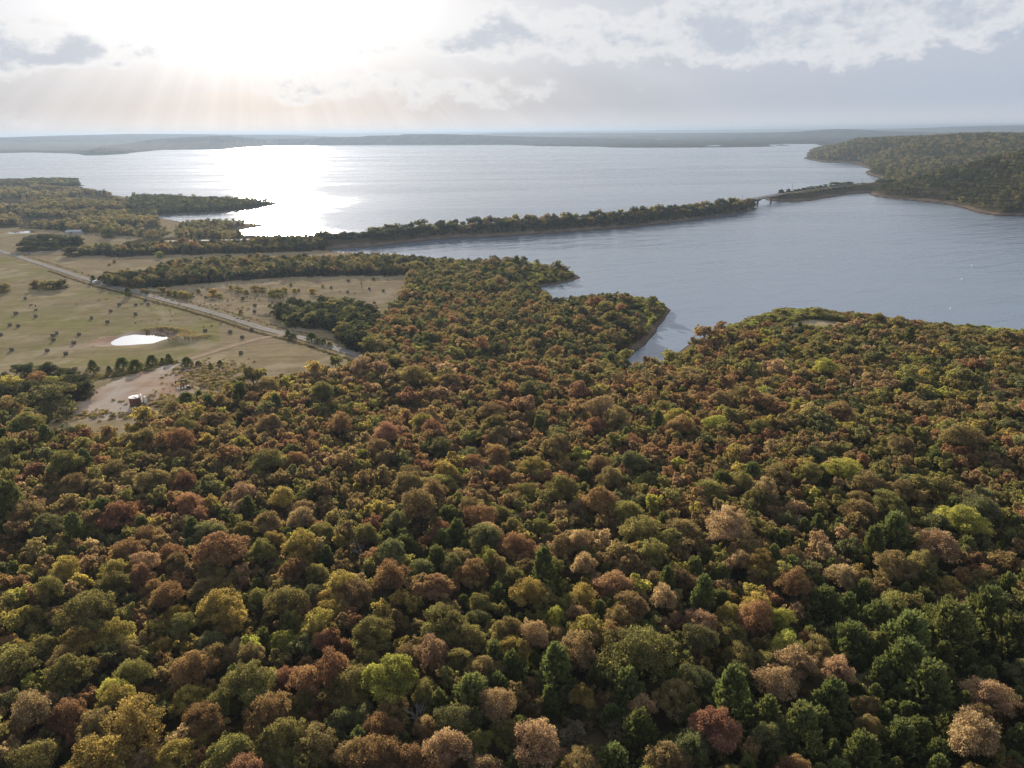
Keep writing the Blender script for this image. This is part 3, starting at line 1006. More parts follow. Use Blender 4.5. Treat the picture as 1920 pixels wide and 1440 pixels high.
def oak_crown(seed, clumps, per, size, r=4.0, h=9.5, flat=1.0, open_=0.0, low=False):
    """leaf quads of an uneven crown of several domes, each made of leaf clumps; returns quads, tint, clump centres, crown height"""
    rng = np.random.default_rng(seed)
    nd = int(rng.integers(4, 7))
    domes = [(0.0, 0.0, r * rng.uniform(0.46, 0.60), 0.0)]
    a0 = rng.uniform(0, 6.28)
    for i in range(nd):
        a = a0 + 6.283 * i / nd + rng.uniform(-0.4, 0.4)
        rd = r * rng.uniform(0.28, 0.50)
        off = (r - rd) * rng.uniform(0.70, 1.18)
        domes.append((math.cos(a) * off, math.sin(a) * off, rd, r * rng.uniform(0.0, 0.55)))
    tot = sum(d[2] ** 2 for d in domes)
    zlow = -0.9 if low else -0.45
    P, Nn, Tn, S, CS = [], [], [], [], []
    zs = [None] * len(domes)
    if low:
        domes = domes + [(q[0] * 1.02, q[1] * 1.02, q[2] * 1.05, q[3]) for q in domes[1:]]
        zs = zs + [q[2] * rng.uniform(0.7, 1.3) for q in domes[1:nd + 1]]
    tot = sum(d[2] ** 2 for d in domes)
    centres = [(q[0], q[1], (h - q[2] * flat - q[3] - r * 0.1) if zf is None else zf, q[2]) for q, zf in zip(domes, zs)]
    for (ox, oy, rd, drop), zfix in zip(domes, zs):
        zc = h - rd * flat - drop - r * 0.1 if zfix is None else zfix
        m = int(clumps * rd ** 2 / tot * 1.15) + 1
        d = unit(m * 4, rng)
        d = d[d[:, 2] > zlow][:m]
        dome_t = rng.uniform(0.25, 0.75)
        for j in range(len(d)):
            c = np.array([ox, oy, zc]) + d[j] * rd * rng.uniform(0.58, 1.10) * np.array([1, 1, 0.9 * flat])
            if low and c[2] < 0.3:
                continue
            if any((c[0] - q[0]) ** 2 + (c[1] - q[1]) ** 2 + (c[2] - q[2]) ** 2 < (0.55 * q[3]) ** 2 for q in centres):
                continue
            cr = r * rng.uniform(0.075, 0.20)
            n = int(per * (cr / (r * 0.14)) ** 2 * rng.uniform(0.8, 1.2))
            e = unit(n, rng) + d[j] * 0.35 + np.array([0, 0, 0.30])
            e /= np.linalg.norm(e, axis=1)[:, None]
            p = c + e * (cr * np.clip(1 + 0.22 * rng.normal(size=n), 0.35, 1.5))[:, None] * np.array([1.15, 1.15, 0.8])
            P.append(p)
            nn = e * 0.8 + rng.normal(size=(n, 3)) * 0.7
            Nn.append(nn / np.linalg.norm(nn, axis=1)[:, None])
            Tn.append(np.clip(dome_t + rng.normal() * 0.20 + rng.normal(size=n) * 0.15, 0, 1))
            S.append(size * rng.uniform(0.6, 1.25, n))
            CS.append(c)
    zc = h - r * 0.95 * flat
    n = int(per * clumps * 0.10)
    e = unit(n, rng)
    e[:, 2] = np.abs(e[:, 2]) * 0.9 - 0.2
    p = e * (r * 0.65 * rng.uniform(0.3, 1, n) ** 0.5)[:, None] + np.array([0, 0, zc])
    p[:, 2] = np.maximum(p[:, 2], 0.4)
    P.append(p)
    Nn.append(unit(n, rng))
    Tn.append(rng.uniform(0.1, 0.5, n))
    S.append(size * rng.uniform(0.7, 1.3, n))
    P, Nn, Tn, S = np.concatenate(P), np.concatenate(Nn), np.concatenate(Tn), np.concatenate(S)
    if open_ > 0:
        keep = rng.random(len(P)) > open_
        P, Nn, Tn, S = P[keep], Nn[keep], Tn[keep], S[keep]
    return quads(P, Nn, S, rng), np.repeat(Tn, 4), np.array(CS), zc


def cedar_crown(seed, sprays, per, size, r=2.6, h=8.0, lean=0.35):
    rng = np.random.default_rng(seed)
    P, U, Tn, S = [], [], [], []
    lob = rng.uniform(0, 6.28, 4)
    for i in range(sprays):
        t = rng.uniform(0.0, 1.0) ** 0.85
        a = rng.uniform(0, 6.283)
        prof = (1 - t) ** 0.62 * (0.55 + 0.45 * min(1, t * 6 + 0.3)) * (1 + 0.18 * math.sin(3 * a + lob[0]) + 0.12 * math.sin(2 * a + lob[1] + 5 * t))
        rr = r * prof * rng.uniform(0.2, 1.05) ** 0.6
        base = np.array([math.cos(a) * rr, math.sin(a) * rr, 0.5 + t * (h - 0.9)])
        out = np.array([math.cos(a), math.sin(a), rng.uniform(0.5, 1.5) + t])
        out /= np.linalg.norm(out)
        L = r * rng.uniform(0.22, 0.42)
        k = rng.uniform(0, 1, per)
        off = unit(per, rng) * (0.42 * L * (1 - k * 0.75))[:, None]
        P.append(base + out * (k * L)[:, None] + off)
        dirs = out + unit(per, rng) * 0.55
        U.append(dirs / np.linalg.norm(dirs, axis=1)[:, None])
        Tn.append(np.clip(0.25 + 0.5 * k + rng.normal(size=per) * 0.15 + rng.normal() * 0.08, 0, 1))
        S.append(size * rng.uniform(0.7, 1.2, per))
    P, U, Tn, S = np.concatenate(P), np.concatenate(U), np.concatenate(Tn), np.concatenate(S)
    w = np.cross(U, unit(len(P), rng))
    w /= np.linalg.norm(w, axis=1)[:, None] + 1e-9
    L = U * (S * 1.5)[:, None]
    w = w * (S * 0.5)[:, None]
    q = np.stack([P - L * 0.6, P + w, P + L, P - w], 1)
    return q, np.repeat(Tn, 4)


def trunk_mb(seed, zc, cs, r0=0.24, n=5, limbs=5):
    rnd = random.Random(seed)
    mb = MB()
    bend = Vector((rnd.uniform(-0.35, 0.35), rnd.uniform(-0.35, 0.35), 0))
    mb.tube([(0, 0, -1.2), bend * 0.3 + Vector((0, 0, zc * 0.35)), bend + Vector((0, 0, zc * 0.8)), bend * 1.2 + Vector((0, 0, zc * 1.15))], [r0 * 1.35, r0, r0 * 0.7, r0 * 0.3], n)
    if cs is not None:
        for k in range(limbs):
            c = Vector(cs[rnd.randrange(len(cs))])
            s = bend * 0.7 + Vector((0, 0, zc * rnd.uniform(0.5, 0.85)))
            m = (s + c) / 2 + Vector((0, 0, 0.3))
            mb.tube([s, m, c], [r0 * 0.5, r0 * 0.32, r0 * 0.1], 4, False)
    return mb


def bare_mb(seed, h=8.0, spread=1.0):
    rnd = random.Random(seed)
    mb = MB()

    def grow(p, d, L, rr, depth):
        q = p + d * L * 0.5 + Vector((rnd.uniform(-1, 1), rnd.uniform(-1, 1), 0)) * L * 0.06
        e = p + d * L
        mb.tube([p, q, e], [rr, rr * 0.8, rr * 0.55], 5 if depth < 2 else 3, False)
        if depth >= 4:
            return
        for k in range(3 if depth < 3 else 2):
            nd = (d + Vector((rnd.uniform(-1, 1), rnd.uniform(-1, 1), rnd.uniform(-0.25, 0.5))) * 0.75 * spread).normalized()
            grow(p + d * L * rnd.uniform(0.6, 1.0), nd, L * rnd.uniform(0.55, 0.8), rr * 0.55, depth + 1)
    grow(Vector((0, 0, -0.5)), Vector((0.05, 0, 1)), h * 0.36, 0.22, 0)
    return mb


def quad_mesh(name, q, tint, mat):
    n = len(q)
    return mesh_np(name, q.reshape(-1, 3), np.arange(n * 4).reshape(n, 4), mat, {'tint': tint})


def joined(name, q, tint, leaf, mb, bark):
    """leaf quads and trunk of a background tree in one mesh"""
    n = len(q)
    tv = np.array(mb.v, float)
    tf = [f for f in mb.f if len(f) == 4]
    verts = np.concatenate([q.reshape(-1, 3), tv])
    faces = np.concatenate([np.arange(n * 4).reshape(n, 4), np.array(tf) + n * 4])
    return mesh_np(name, verts, faces, [leaf, bark], {'tint': np.concatenate([tint, np.zeros(len(tv))])}, mat_idx=np.concatenate([np.zeros(n, int), np.ones(len(tf), int)]))


COLOURS = ['russet', 'brown', 'olive', 'green', 'golden', 'lime', 'tan', 'red', 'dusk']
SHAPES = 4
BUSH = (4, 5, 6)          # crowns that reach down to the ground, for trees in the open
oak_shapes = [oak_crown(100 + k, 120, 105, 0.135, flat=(0.92, 0.80, 1.02, 0.9)[k], open_=(0, 0, 0.08, 0.3)[k]) for k in range(SHAPES)]
oak_shapes += [oak_crown(150 + k, 150, 60, 0.19, h=(8.4, 7.6, 9.0)[k], low=True) for k in range(3)]
oak_crown_me = {(c, k): quad_mesh('crown', oak_shapes[k][0], oak_shapes[k][1], LEAF[c]) for c in COLOURS for k in range(SHAPES + 3)}
oak_trunk_me = [trunk_mb(k, oak_shapes[k][3], oak_shapes[k][2]).mesh('trunk', BARK) for k in range(SHAPES + 3)]
cedar_shapes = [cedar_crown(200 + k, 250, 26, 0.20, r=(2.4, 2.9, 3.3)[k], h=(8.0, 7.6, 7.0)[k]) for k in range(3)]
cedar_crown_me = [quad_mesh('crown', q, t, LEAF['cedar']) for q, t in cedar_shapes]
cedar_trunk_me = [trunk_mb(50 + k, 4.5, None, 0.2).mesh('trunk', BARK) for k in range(3)]


# background prototypes: mid distance and far, in collections used by the scattered woods
def proto_collection(name, meshes):
    c = bpy.data.collections.new(name)
    for i, me in enumerate(meshes):
        o = bpy.data.objects.new('%s_%03d' % (name, i), me)
        c.objects.link(o)
    return c


MIDCOL = COLOURS + ['cedar', 'scrub', 'shoregreen', 'straw']
mid_meshes, far_meshes = [], []
mid_shape = [oak_crown(300 + k, 70, 34, 0.29, h=(9.5, 8.6, 8.2)[k], flat=(0.95, 0.9, 1.0)[k], low=k > 0) for k in range(3)]
mid_cedar = [cedar_crown(340 + k, 110, 16, 0.34, r=(2.4, 2.9, 3.2)[k], h=(8.0, 7.6, 7.0)[k]) for k in range(3)]
far_shape = [oak_crown(400 + k, 34, 13, 0.60, h=8.5, low=True) for k in range(3)]
far_cedar = [cedar_crown(440 + k, 46, 8, 0.6, r=2.8, h=7.8) for k in range(3)]
for c in MIDCOL:
    for k in range(3):
        q, t = mid_cedar[k] if c == 'cedar' else mid_shape[k][:2]
        mid_meshes.append(joined('wood_tree', q, t, LEAF[c], trunk_mb(k, 5.4, None if c == 'cedar' else mid_shape[k][2], limbs=2), BARK))
        q, t = far_cedar[k] if c == 'cedar' else far_shape[k][:2]
        far_meshes.append(joined('far_tree', q, t, LEAF[c], trunk_mb(k, 5.4, None, n=4), BARK))
MID = proto_collection('mid_tree', mid_meshes)
FAR = proto_collection('far_tree', far_meshes)


def variant(colour, k):
    return MIDCOL.index(colour) * 3 + k % 3


def scatter_group(coll):
    g = bpy.data.node_groups.new('scatter_' + coll.name, 'GeometryNodeTree')
    g.interface.new_socket('Geometry', in_out='INPUT', socket_type='NodeSocketGeometry')
    g.interface.new_socket('Geometry', in_out='OUTPUT', socket_type='NodeSocketGeometry')
    N, L = g.nodes, g.links
    gi_, go = N.new('NodeGroupInput'), N.new('NodeGroupOutput')
    inst = N.new('GeometryNodeInstanceOnPoints')
    ci = N.new('GeometryNodeCollectionInfo')
    ci.inputs['Collection'].default_value = coll
    ci.inputs['Separate Children'].default_value = True
    ci.inputs['Reset Children'].default_value = True

    def named(nm, ty):
        a = N.new('GeometryNodeInputNamedAttribute')
        a.data_type = ty
        a.inputs['Name'].default_value = nm
        return [o for o in a.outputs if o.enabled and o.name == 'Attribute'][0]
    e = N.new('FunctionNodeEulerToRotation')
    cx_ = N.new('ShaderNodeCombineXYZ')
    L.new(named('yaw', 'FLOAT'), cx_.inputs[2])
    L.new(cx_.outputs[0], e.inputs[0])
    L.new(gi_.outputs[0], inst.inputs['Points'])
    L.new(ci.outputs[0], inst.inputs['Instance'])
    inst.inputs['Pick Instance'].default_value = True
    L.new(named('variant', 'INT'), inst.inputs['Instance Index'])
    L.new(e.outputs[0], inst.inputs['Rotation'])
    L.new(named('size', 'FLOAT_VECTOR'), inst.inputs['Scale'])
    L.new(inst.outputs[0], go.inputs[0])
    return g


GROUPS = {}


def scatter(name, pts, var, sizes, coll, label, cat):
    pts = np.asarray(pts, np.float32)
    n = len(pts)
    me = bpy.data.meshes.new(name)
    me.vertices.add(n)
    me.vertices.foreach_set('co', pts.ravel())
    a = me.attributes.new('variant', 'INT', 'POINT')
    a.data.foreach_set('value', np.asarray(var, np.int32))
    a = me.attributes.new('yaw', 'FLOAT', 'POINT')
    a.data.foreach_set('value', RNG.uniform(0, 6.28, n).astype(np.float32))
    a = me.attributes.new('size', 'FLOAT_VECTOR', 'POINT')
    a.data.foreach_set('vector', np.asarray(sizes, np.float32).ravel())
    o = link(bpy.data.objects.new(name, me))
    if coll.name not in GROUPS:
        GROUPS[coll.name] = scatter_group(coll)
    md = o.modifiers.new('scatter', 'NODES')
    md.node_group = GROUPS[coll.name]
    return tag(o, label, cat, kind='stuff')


# --- where the trees of the woods stand -------------------------------------------------
class Grid:
    def __init__(self, cell=7.0):
        self.c, self.d = cell, {}

    def ok(self, x, y, r, k=0.70):
        ix, iy = int(x // self.c), int(y // self.c)
        for i in (-1, 0, 1):
            for j in (-1, 0, 1):
                for (a, b, s) in self.d.get((ix + i, iy + j), ()):
                    if (a - x) ** 2 + (b - y) ** 2 < (k * (r + s)) ** 2:
                        return False
        return True

    def add(self, x, y, r):
        self.d.setdefault((int(x // self.c), int(y // self.c)), []).append((x, y, r))


GRID = Grid()
TREES = []          # dicts of the near wood: x y z r kind colour


def hand(px, py, rpx, colour):
    """a crown whose middle is at this pixel in the photograph"""
    kind = 'cedar' if colour == 'cedar' else 'oak'
    p = ground(px, py, 6.0)
    d = math.sqrt(p.x ** 2 + p.y ** 2 + (CAM_H - p.z - 6) ** 2)
    r = min(max(0.88 * rpx * d / F_PX, 1.4), 6.0)
    TREES.append(dict(x=p.x, y=p.y, z=p.z, r=r, kind=kind, colour=colour, hand=True))
    GRID.add(p.x, p.y, r)


HAND = [(827, 989, 24, 'russet'), (902, 971, 40, 'russet'), (755, 995, 22, 'cedar'), (735, 1035, 33, 'green'), (818, 1040, 27, 'cedar'), (1013, 982, 24, 'olive'),
        (960, 982, 24, 'olive'), (1031, 1058, 30, 'olive'), (1093, 1058, 28, 'tan'), (1182, 1049, 32, 'brown'), (889, 1071, 38, 'russet'), (818, 1098, 38, 'red'),
        (996, 1111, 40, 'golden'), (933, 1098, 24, 'cedar'), (836, 1169, 52, 'olive'), (813, 1222, 38, 'tan'), (898, 1120, 28, 'olive'), (924, 1195, 20, 'russet'),
        (964, 1209, 32, 'golden'), (1004, 1187, 30, 'tan'), (1044, 1155, 28, 'lime'), (1080, 1147, 28, 'tan'), (1084, 1218, 52, 'brown'), (1196, 1240, 78, 'olive'),
        (738, 1284, 54, 'lime'), (660, 1284, 48, 'olive'), (933, 1267, 30, 'cedar'), (933, 1324, 38, 'tan'), (1009, 1395, 54, 'tan'), (715, 1360, 36, 'russet'),
        (1155, 1400, 34, 'cedar'), (707, 1420, 50, 'russet'), (907, 1430, 36, 'tan'), (730, 1085, 42, 'russet'), (667, 1111, 40, 'brown'), (693, 1187, 45, 'olive'),
        (1213, 1182, 24, 'cedar'), (1182, 1138, 36, 'brown'), (1244, 1120, 32, 'tan'),
        (1489, 1244, 42, 'tan'), (1571, 1253, 30, 'tan'), (1342, 1365, 46, 'red'), (1502, 1365, 46, 'cedar'), (1627, 1311, 24, 'brown'), (1849, 1302, 40, 'tan'),
        (1689, 1373, 36, 'cedar'), (1804, 978, 40, 'lime'), (1667, 947, 34, 'olive'), (1760, 1035, 42, 'tan'), (1427, 1049, 36, 'golden'), (1782, 1089, 26, 'golden'),
        (1316, 1164, 36, 'tan'), (1409, 1164, 38, 'russet'), (1458, 1155, 30, 'lime'), (1471, 1209, 34, 'lime'), (1369, 1320, 48, 'cedar'), (1560, 1310, 40, 'cedar'),
        (1600, 1190, 36, 'cedar'), (1700, 1200, 44, 'cedar'), (1780, 1180, 44, 'cedar'), (1850, 1160, 44, 'cedar'), (1900, 1200, 40, 'cedar'), (1650, 1150, 34, 'cedar'),
        (1440, 1330, 34, 'cedar'), (1620, 1400, 36, 'cedar'), (1550, 1120, 32, 'cedar'), (1740, 1290, 44, 'cedar'), (1310, 1270, 40, 'green'), (1820, 1390, 46, 'tan'),
        (249, 1373, 56, 'golden'), (324, 1410, 42, 'golden'), (58, 1333, 40, 'tan'), (129, 1338, 36, 'russet'), (529, 1191, 28, 'lime'), (596, 1169, 36, 'golden'),
        (329, 1138, 24, 'golden'), (144, 1200, 30, 'golden'), (373, 960, 20, 'red'), (502, 1342, 44, 'russet'), (467, 1280, 50, 'olive'), (413, 1040, 50, 'russet'),
        (1342, 790, 24, 'lime'), (1030, 1290, 26, 'cedar'), (1250, 1420, 40, 'brown'), (1090, 1290, 26, 'golden'), (60, 1420, 40, 'olive'), (130, 1260, 36, 'olive'),
        (590, 1390, 46, 'brown'), (440, 1410, 46, 'olive'), (385, 1340, 40, 'russet'), (575, 1275, 38, 'russet')]
for hnd in HAND:
    hand(*hnd)
# clearings in the near wood (pixel of the ground, radius in metres)
CLEAR = [(1080, 1400, 5.5), (1230, 1400, 3.0), (1525, 712, 4.5), (1528, 735, 4.0), (1480, 601, 5.0), (1510, 1010, 3.0), (800, 1080, 3.2), (678, 1060, 2.6), (785, 1375, 2.6)]
CLEARW = [(ground(a, b), c) for a, b, c in CLEAR]


def vn1(x, y, seed):
    return float(vnoise(np.array([x]), np.array([y]), seed)[0])


def colour_for(px, py, rnd):
    """mix of autumn colour by place"""
    def blob(cx_, cy_, sx, sy):
        return math.exp(-((px - cx_) / sx) ** 2 - ((py - cy_) / sy) ** 2)
    ced = 0.05 + 0.75 * blob(1720, 1330, 380, 260) + 0.40 * blob(800, 1040, 160, 60) + 0.25 * blob(1100, 1330, 300, 150) + 0.18 * blob(1000, 1150, 300, 100) + 0.25 * blob(30, 800, 120, 60)
    if rnd.random() < min(ced, 0.85):
        return 'cedar'
    red = 0.15 + 2.0 * blob(900, 800, 440, 120) + 0.6 * blob(1300, 760, 250, 90) + 0.5 * blob(300, 1000, 300, 140)
    oliv = 0.9 + 0.9 * blob(150, 1200, 260, 260) + 0.9 * blob(1750, 800, 260, 160)
    w = {'russet': 0.9 * red + 0.25, 'brown': 1.25 + 0.4 * red, 'olive': oliv, 'green': 0.34 + 0.7 * blob(1700, 820, 260, 200) + 0.5 * blob(120, 830, 240, 90), 'golden': 0.28 + 0.5 * blob(250, 1300, 350, 200),
         'lime': 0.05, 'tan': 0.28 + 0.5 * blob(1350, 1150, 420, 200), 'red': 0.04 + 0.10 * red}
    for j, kk in enumerate(w):
        w[kk] *= math.exp(4.2 * (vn1(px / 70.0 + 31 * j, py / 34.0 + 13 * j, 300 + j) - 0.5))
    t = rnd.random() * sum(w.values())
    for k, v in w.items():
        t -= v
        if t <= 0:
            return k
    return 'brown'


def candidates(poly_px, n, zguess, seed, rmin=60, rmax=4000, amax=44):
    """random points on the ground whose pixel lies in a zone"""
    rng = np.random.default_rng(seed)
    p = np.array(poly_px, float)
    X, Y = pix_plane(np.clip(p[:, 0], -1200, 3200), np.clip(p[:, 1], HORIZON + 22, 2600), zguess)
    x0, x1, y0, y1 = X.min() - 20, X.max() + 20, max(Y.min() - 20, 20), Y.max() + 30
    x, y = rng.uniform(x0, x1, n), rng.uniform(y0, y1, n)
    rr = np.hypot(x, y)
    a = np.degrees(np.arctan2(x, y))
    k = (rr > rmin) & (rr < rmax) & (np.abs(a) < amax)
    x, y = x[k], y[k]
    s = shore(x, y)
    z = height(x, y, s)
    px, py = to_pix(x, y, z)
    k = (inside(px, py, p) | ((rr[k] < 150) & (amax > 44))) & (s > 4)
    return x[k], y[k], z[k], s[k], px[k], py[k]


def fill(poly, n, zg, seed, rfun, cfun, smin, out, rmin=60, rmax=4000, spacing=0.61, accept=None, amax=44):
    rnd = random.Random(seed)
    x, y, z, s, px, py = candidates(poly, n, zg, seed, rmin, rmax, amax)
    for i in range(len(x)):
        if s[i] < smin:
            continue
        if accept is not None and not accept(x[i], y[i], px[i], py[i], s[i], rnd):
            continue
        c = cfun(px[i], py[i] - 20, rnd)
        r = rfun(rnd) * (0.78 if c == 'cedar' else 1.0)
        if not GRID.ok(x[i], y[i], r, spacing):
            continue
        GRID.add(x[i], y[i], r)
        out.append(dict(x=float(x[i]), y=float(y[i]), z=float(z[i]), r=r, kind='cedar' if c == 'cedar' else 'oak', colour=c, hand=False))


def not_clear(x, y, px, py, s, rnd):
    for p, c in CLEARW:
        if (p.x - x) ** 2 + (p.y - y) ** 2 < c * c:
            return False
    return True


def fg_accept(x, y, px, py, s, rnd):
    if px > 1430 and s < 24 and py < 700:
        return False
    return not_clear(x, y, px, py, s, rnd)


def oak_r(rnd):
    return min(max(rnd.lognormvariate(math.log(2.35), 0.36), 1.2), 5.0)


fill(FG_WOOD, 100000, 14, 11, oak_r, colour_for, 9, TREES, accept=fg_accept, rmin=30, rmax=760, amax=60)


def pen_colour(px, py, rnd):
    t = rnd.random()
    if py < 545:
        return 'dusk' if t < 0.28 else 'green' if t < 0.48 else 'olive' if t < 0.70 else 'cedar' if t < 0.80 else 'brown'
    return 'brown' if t < 0.28 else 'russet' if t < 0.42 else 'olive' if t < 0.60 else 'green' if t < 0.76 else 'dusk' if t < 0.95 else 'cedar'


MIDT = []


def pen_accept(x, y, px, py, s, rnd):
    if px > 985 and py < 545:
        return rnd.random() < 0.012
    if s < 14 or (px > 1175 and py < 630):
        return rnd.random() < (0.6 if py > 625 else 0.012)
    return True


fill(PENINSULA, 60000, 6, 12, oak_r, pen_colour, 4.5, MIDT, accept=pen_accept, rmax=900)
fill(GROVE, 9000, 7, 13, lambda r: r.uniform(3.0, 5.0), lambda px, py, r: 'dusk' if r.random() < 0.7 else 'green' if r.random() < 0.6 else 'olive', 4, MIDT)


def strip_colour(px, py, rnd):
    t = rnd.random()
    return 'olive' if t < 0.14 else 'brown' if t < 0.30 else 'dusk' if t < 0.72 else 'green' if t < 0.84 else 'scrub' if t < 0.95 else 'russet'


fill(STRIP_SOUTH, 40000, 6, 14, oak_r, strip_colour, 5, MIDT, rmax=1200)
fill(STRIP_NORTH, 24000, 6, 15, oak_r, strip_colour, 5, MIDT, rmax=1200)
WESTT = []


def west_colour(px, py, rnd):
    t = rnd.random()
    if py < 392 and px > 240:
        return 'dusk' if t < 0.75 else 'green'
    return 'scrub' if t < 0.45 else 'brown' if t < 0.58 else 'olive' if t < 0.74 else 'dusk'


def west_accept(x, y, px, py, s, rnd):
    for z in WEST_FIELDS:
        if inside(np.array([px]), np.array([py]), z)[0]:
            return False
    band = vn1(px / 95.0, py / 7.5, 901)
    return rnd.random() < (1.0 if (py < 395 and px > 250) or s < 22 else 0.95 if band > 0.57 else 0.012)


fill(SCRUB_WEST, 60000, 6, 16, lambda r: r.uniform(1.4, 4.4), west_colour, 6, WESTT, accept=west_accept, rmax=2400)
fill(POINT_WEST, 16000, 4, 17, lambda r: r.uniform(3.0, 4.8), lambda px, py, r: 'dusk' if r.random() < 0.7 else 'olive', 6, WESTT, rmax=2400)
fill(SPIT, 1200, 4, 18, lambda r: r.uniform(1.2, 2.6), west_colour, 5, WESTT, rmax=1500)

# hills on the right bank
HILLT = []
rng = np.random.default_rng(31)
hx = rng.uniform(380, 2700, 110000)
hy = rng.uniform(700, 3700, 110000)
ha = np.degrees(np.arctan2(hx, hy))
k = (ha > 21.5) & (ha < 43)
hx, hy = hx[k], hy[k]
hs = shore(hx, hy)
hz = height(hx, hy, hs)
hpx, hpy = to_pix(hx, hy, hz)
_dcause = seg_dist(hx, hy, CAUSE_E, closed=False)[0]
k = (hs > 9) & (np.hypot(hx, hy) > 850) & (np.hypot(hx, hy) < 3700) & (hpx > 1510) & (hpx < 2080) & (_dcause > 42) & (hpy < 420)
hx, hy, hz, hs, hpx, hpy = hx[k], hy[k], hz[k], hs[k], hpx[k], hpy[k]
HG = Grid(10.0)
rnd = random.Random(5)
for i in range(len(hx)):
    d = math.hypot(hx[i], hy[i])
    r = rnd.uniform(2.6, 4.4) * (1.0 if d < 1600 else 1.25)
    if not HG.ok(hx[i], hy[i], r, 0.8 if d < 1600 else 0.9):
        continue
    HG.add(hx[i], hy[i], r)
    t = rnd.random() + (vnoise(np.array([hx[i] / 120]), np.array([hy[i] / 120]), 77)[0] - 0.5) * 0.5
    t = t * 0.70 if d < 1560 else t * 0.80 + 0.14
    c = 'dusk' if t < 0.58 else 'green' if t < 0.68 else 'olive' if t < 0.78 else 'brown' if t < 0.86 else 'scrub'
    HILLT.append(dict(x=float(hx[i]), y=float(hy[i]), z=float(hz[i]), r=r, kind='oak', colour=c))

# split the near wood: the largest crowns in view become trees of their own
for t in TREES:
    zc = t['z'] + 6
    t['d'] = math.sqrt(t['x'] ** 2 + t['y'] ** 2 + (CAM_H - zc) ** 2)
    px, py = to_pix(np.array([t['x']]), np.array([t['y']]), np.array([zc]))
    t['px'], t['py'] = float(px[0]), float(py[0])
    rp = t['r'] * F_PX / t['d']
    t['rp'] = rp
    t['seen'] = -rp * 0.5 < t['px'] < 1920 + rp * 0.5 and t['py'] < 1440 + rp * 0.6
oaks = sorted([t for t in TREES if t['kind'] == 'oak' and t['seen']], key=lambda t: -t['rp'] - (100 if t.get('hand') else 0))
cedars = sorted([t for t in TREES if t['kind'] == 'cedar' and t['seen']], key=lambda t: -t['rp'] - (100 if t.get('hand') else 0))
SOLO = oaks[:300] + cedars[:210]
solo_ids = set(id(t) for t in SOLO)
REST = [t for t in TREES if id(t) not in solo_ids]


def tree_scale(t, rnd):
    if t['kind'] == 'cedar':
        s = t['r'] / 2.75
        return (s, s, min(max(s * rnd.uniform(0.9, 1.2), 0.5), 1.5))
    s = t['r'] / 4.0
    e = rnd.uniform(0.84, 1.18)
    return (s * e, s / e, (0.42 + 0.58 * s) * rnd.uniform(0.86, 1.14))


def lay(name, trees, coll, label, cat='wood', ks=(0, 1, 2)):
    rnd = random.Random(len(trees))
    pts = [(t['x'], t['y'], t['z']) for t in trees]
    var = [variant(t['colour'], rnd.choice(ks)) for t in trees]
    sz = [tree_scale(t, rnd) for t in trees]
    return scatter(name, pts, var, sz, coll, label, cat)


lay('forest', REST, MID, 'dense autumn oak wood stretching back from the nearest crowns to the shore', 'forest')
lay('peninsula_woods', MIDT, MID, 'mixed green and brown woods on the points and along the fields', 'woods', (1, 2))
lay('scrub_woods', WESTT, FAR, 'grey green scrub woodland on the far bank beyond the road junction', 'woods')
lay('hill_forest', HILLT, FAR, 'dense forest covering the hills behind the bridge', 'forest')

# --- labels that tell the near trees apart ------------------------------------------------
COLOUR_WORD = {'russet': 'russet', 'brown': 'brown', 'olive': 'olive', 'green': 'grey green', 'golden': 'golden', 'lime': 'lime yellow', 'tan': 'pinkish tan', 'red': 'rust red', 'cedar': 'dark green', 'dusk': 'dark green'}
LANDMARKS = [((738, 1284), 'the brightest lime oak'), ((805, 1058), 'the pale dead tree'), ((996, 1111), 'the central golden oak'), ((1196, 1240), 'the broadest olive oak'),
             ((1342, 1365), 'the rust red oak'), ((1489, 1244), 'the pinkish cedar-side oak'), ((249, 1373), 'the broad golden oak'), ((1804, 978), 'the lone lime oak'),
             ((413, 1040), 'the broad russet oak'), ((1849, 1302), 'the tan corner oak'), ((1080, 1385), 'the earthen clearing'), ((58, 1333), 'the pale tan oak'),
             ((1760, 1035), 'the wide tan oak'), ((1427, 1049), 'the orange gold oak'), ((529, 1191), 'the small lime oak'), ((818, 1098), 'the deep red oak'),
             ((144, 1200), 'the small golden oak'), ((785, 1350), 'the grey dead tree'), ((1502, 1365), 'the feathery bright cedar'), ((660, 1284), 'the domed olive oak'),
             ((1342, 790), 'the shoreward lime oak'), ((1525, 690), 'the narrow forest lane'), ((785, 655), 'the yellow tree'), ((255, 750), 'the tank'),
             ((1180, 670), 'the head of the inlet'), ((505, 700), 'the dark field grove')]
ORD = ['next', 'second', 'third', 'fourth', 'fifth', 'sixth', 'seventh', 'eighth', 'ninth', 'tenth', 'eleventh', 'twelfth']
used_labels = {}


def sector(dx, dy):
    """which way in the photograph, in words"""
    a = math.degrees(math.atan2(-dy * 1.35, dx)) % 360
    return ['right of', 'behind and right of', 'behind', 'behind and left of', 'left of', 'in front and left of', 'in front of', 'in front and right of'][int((a + 22.5) // 45) % 8]


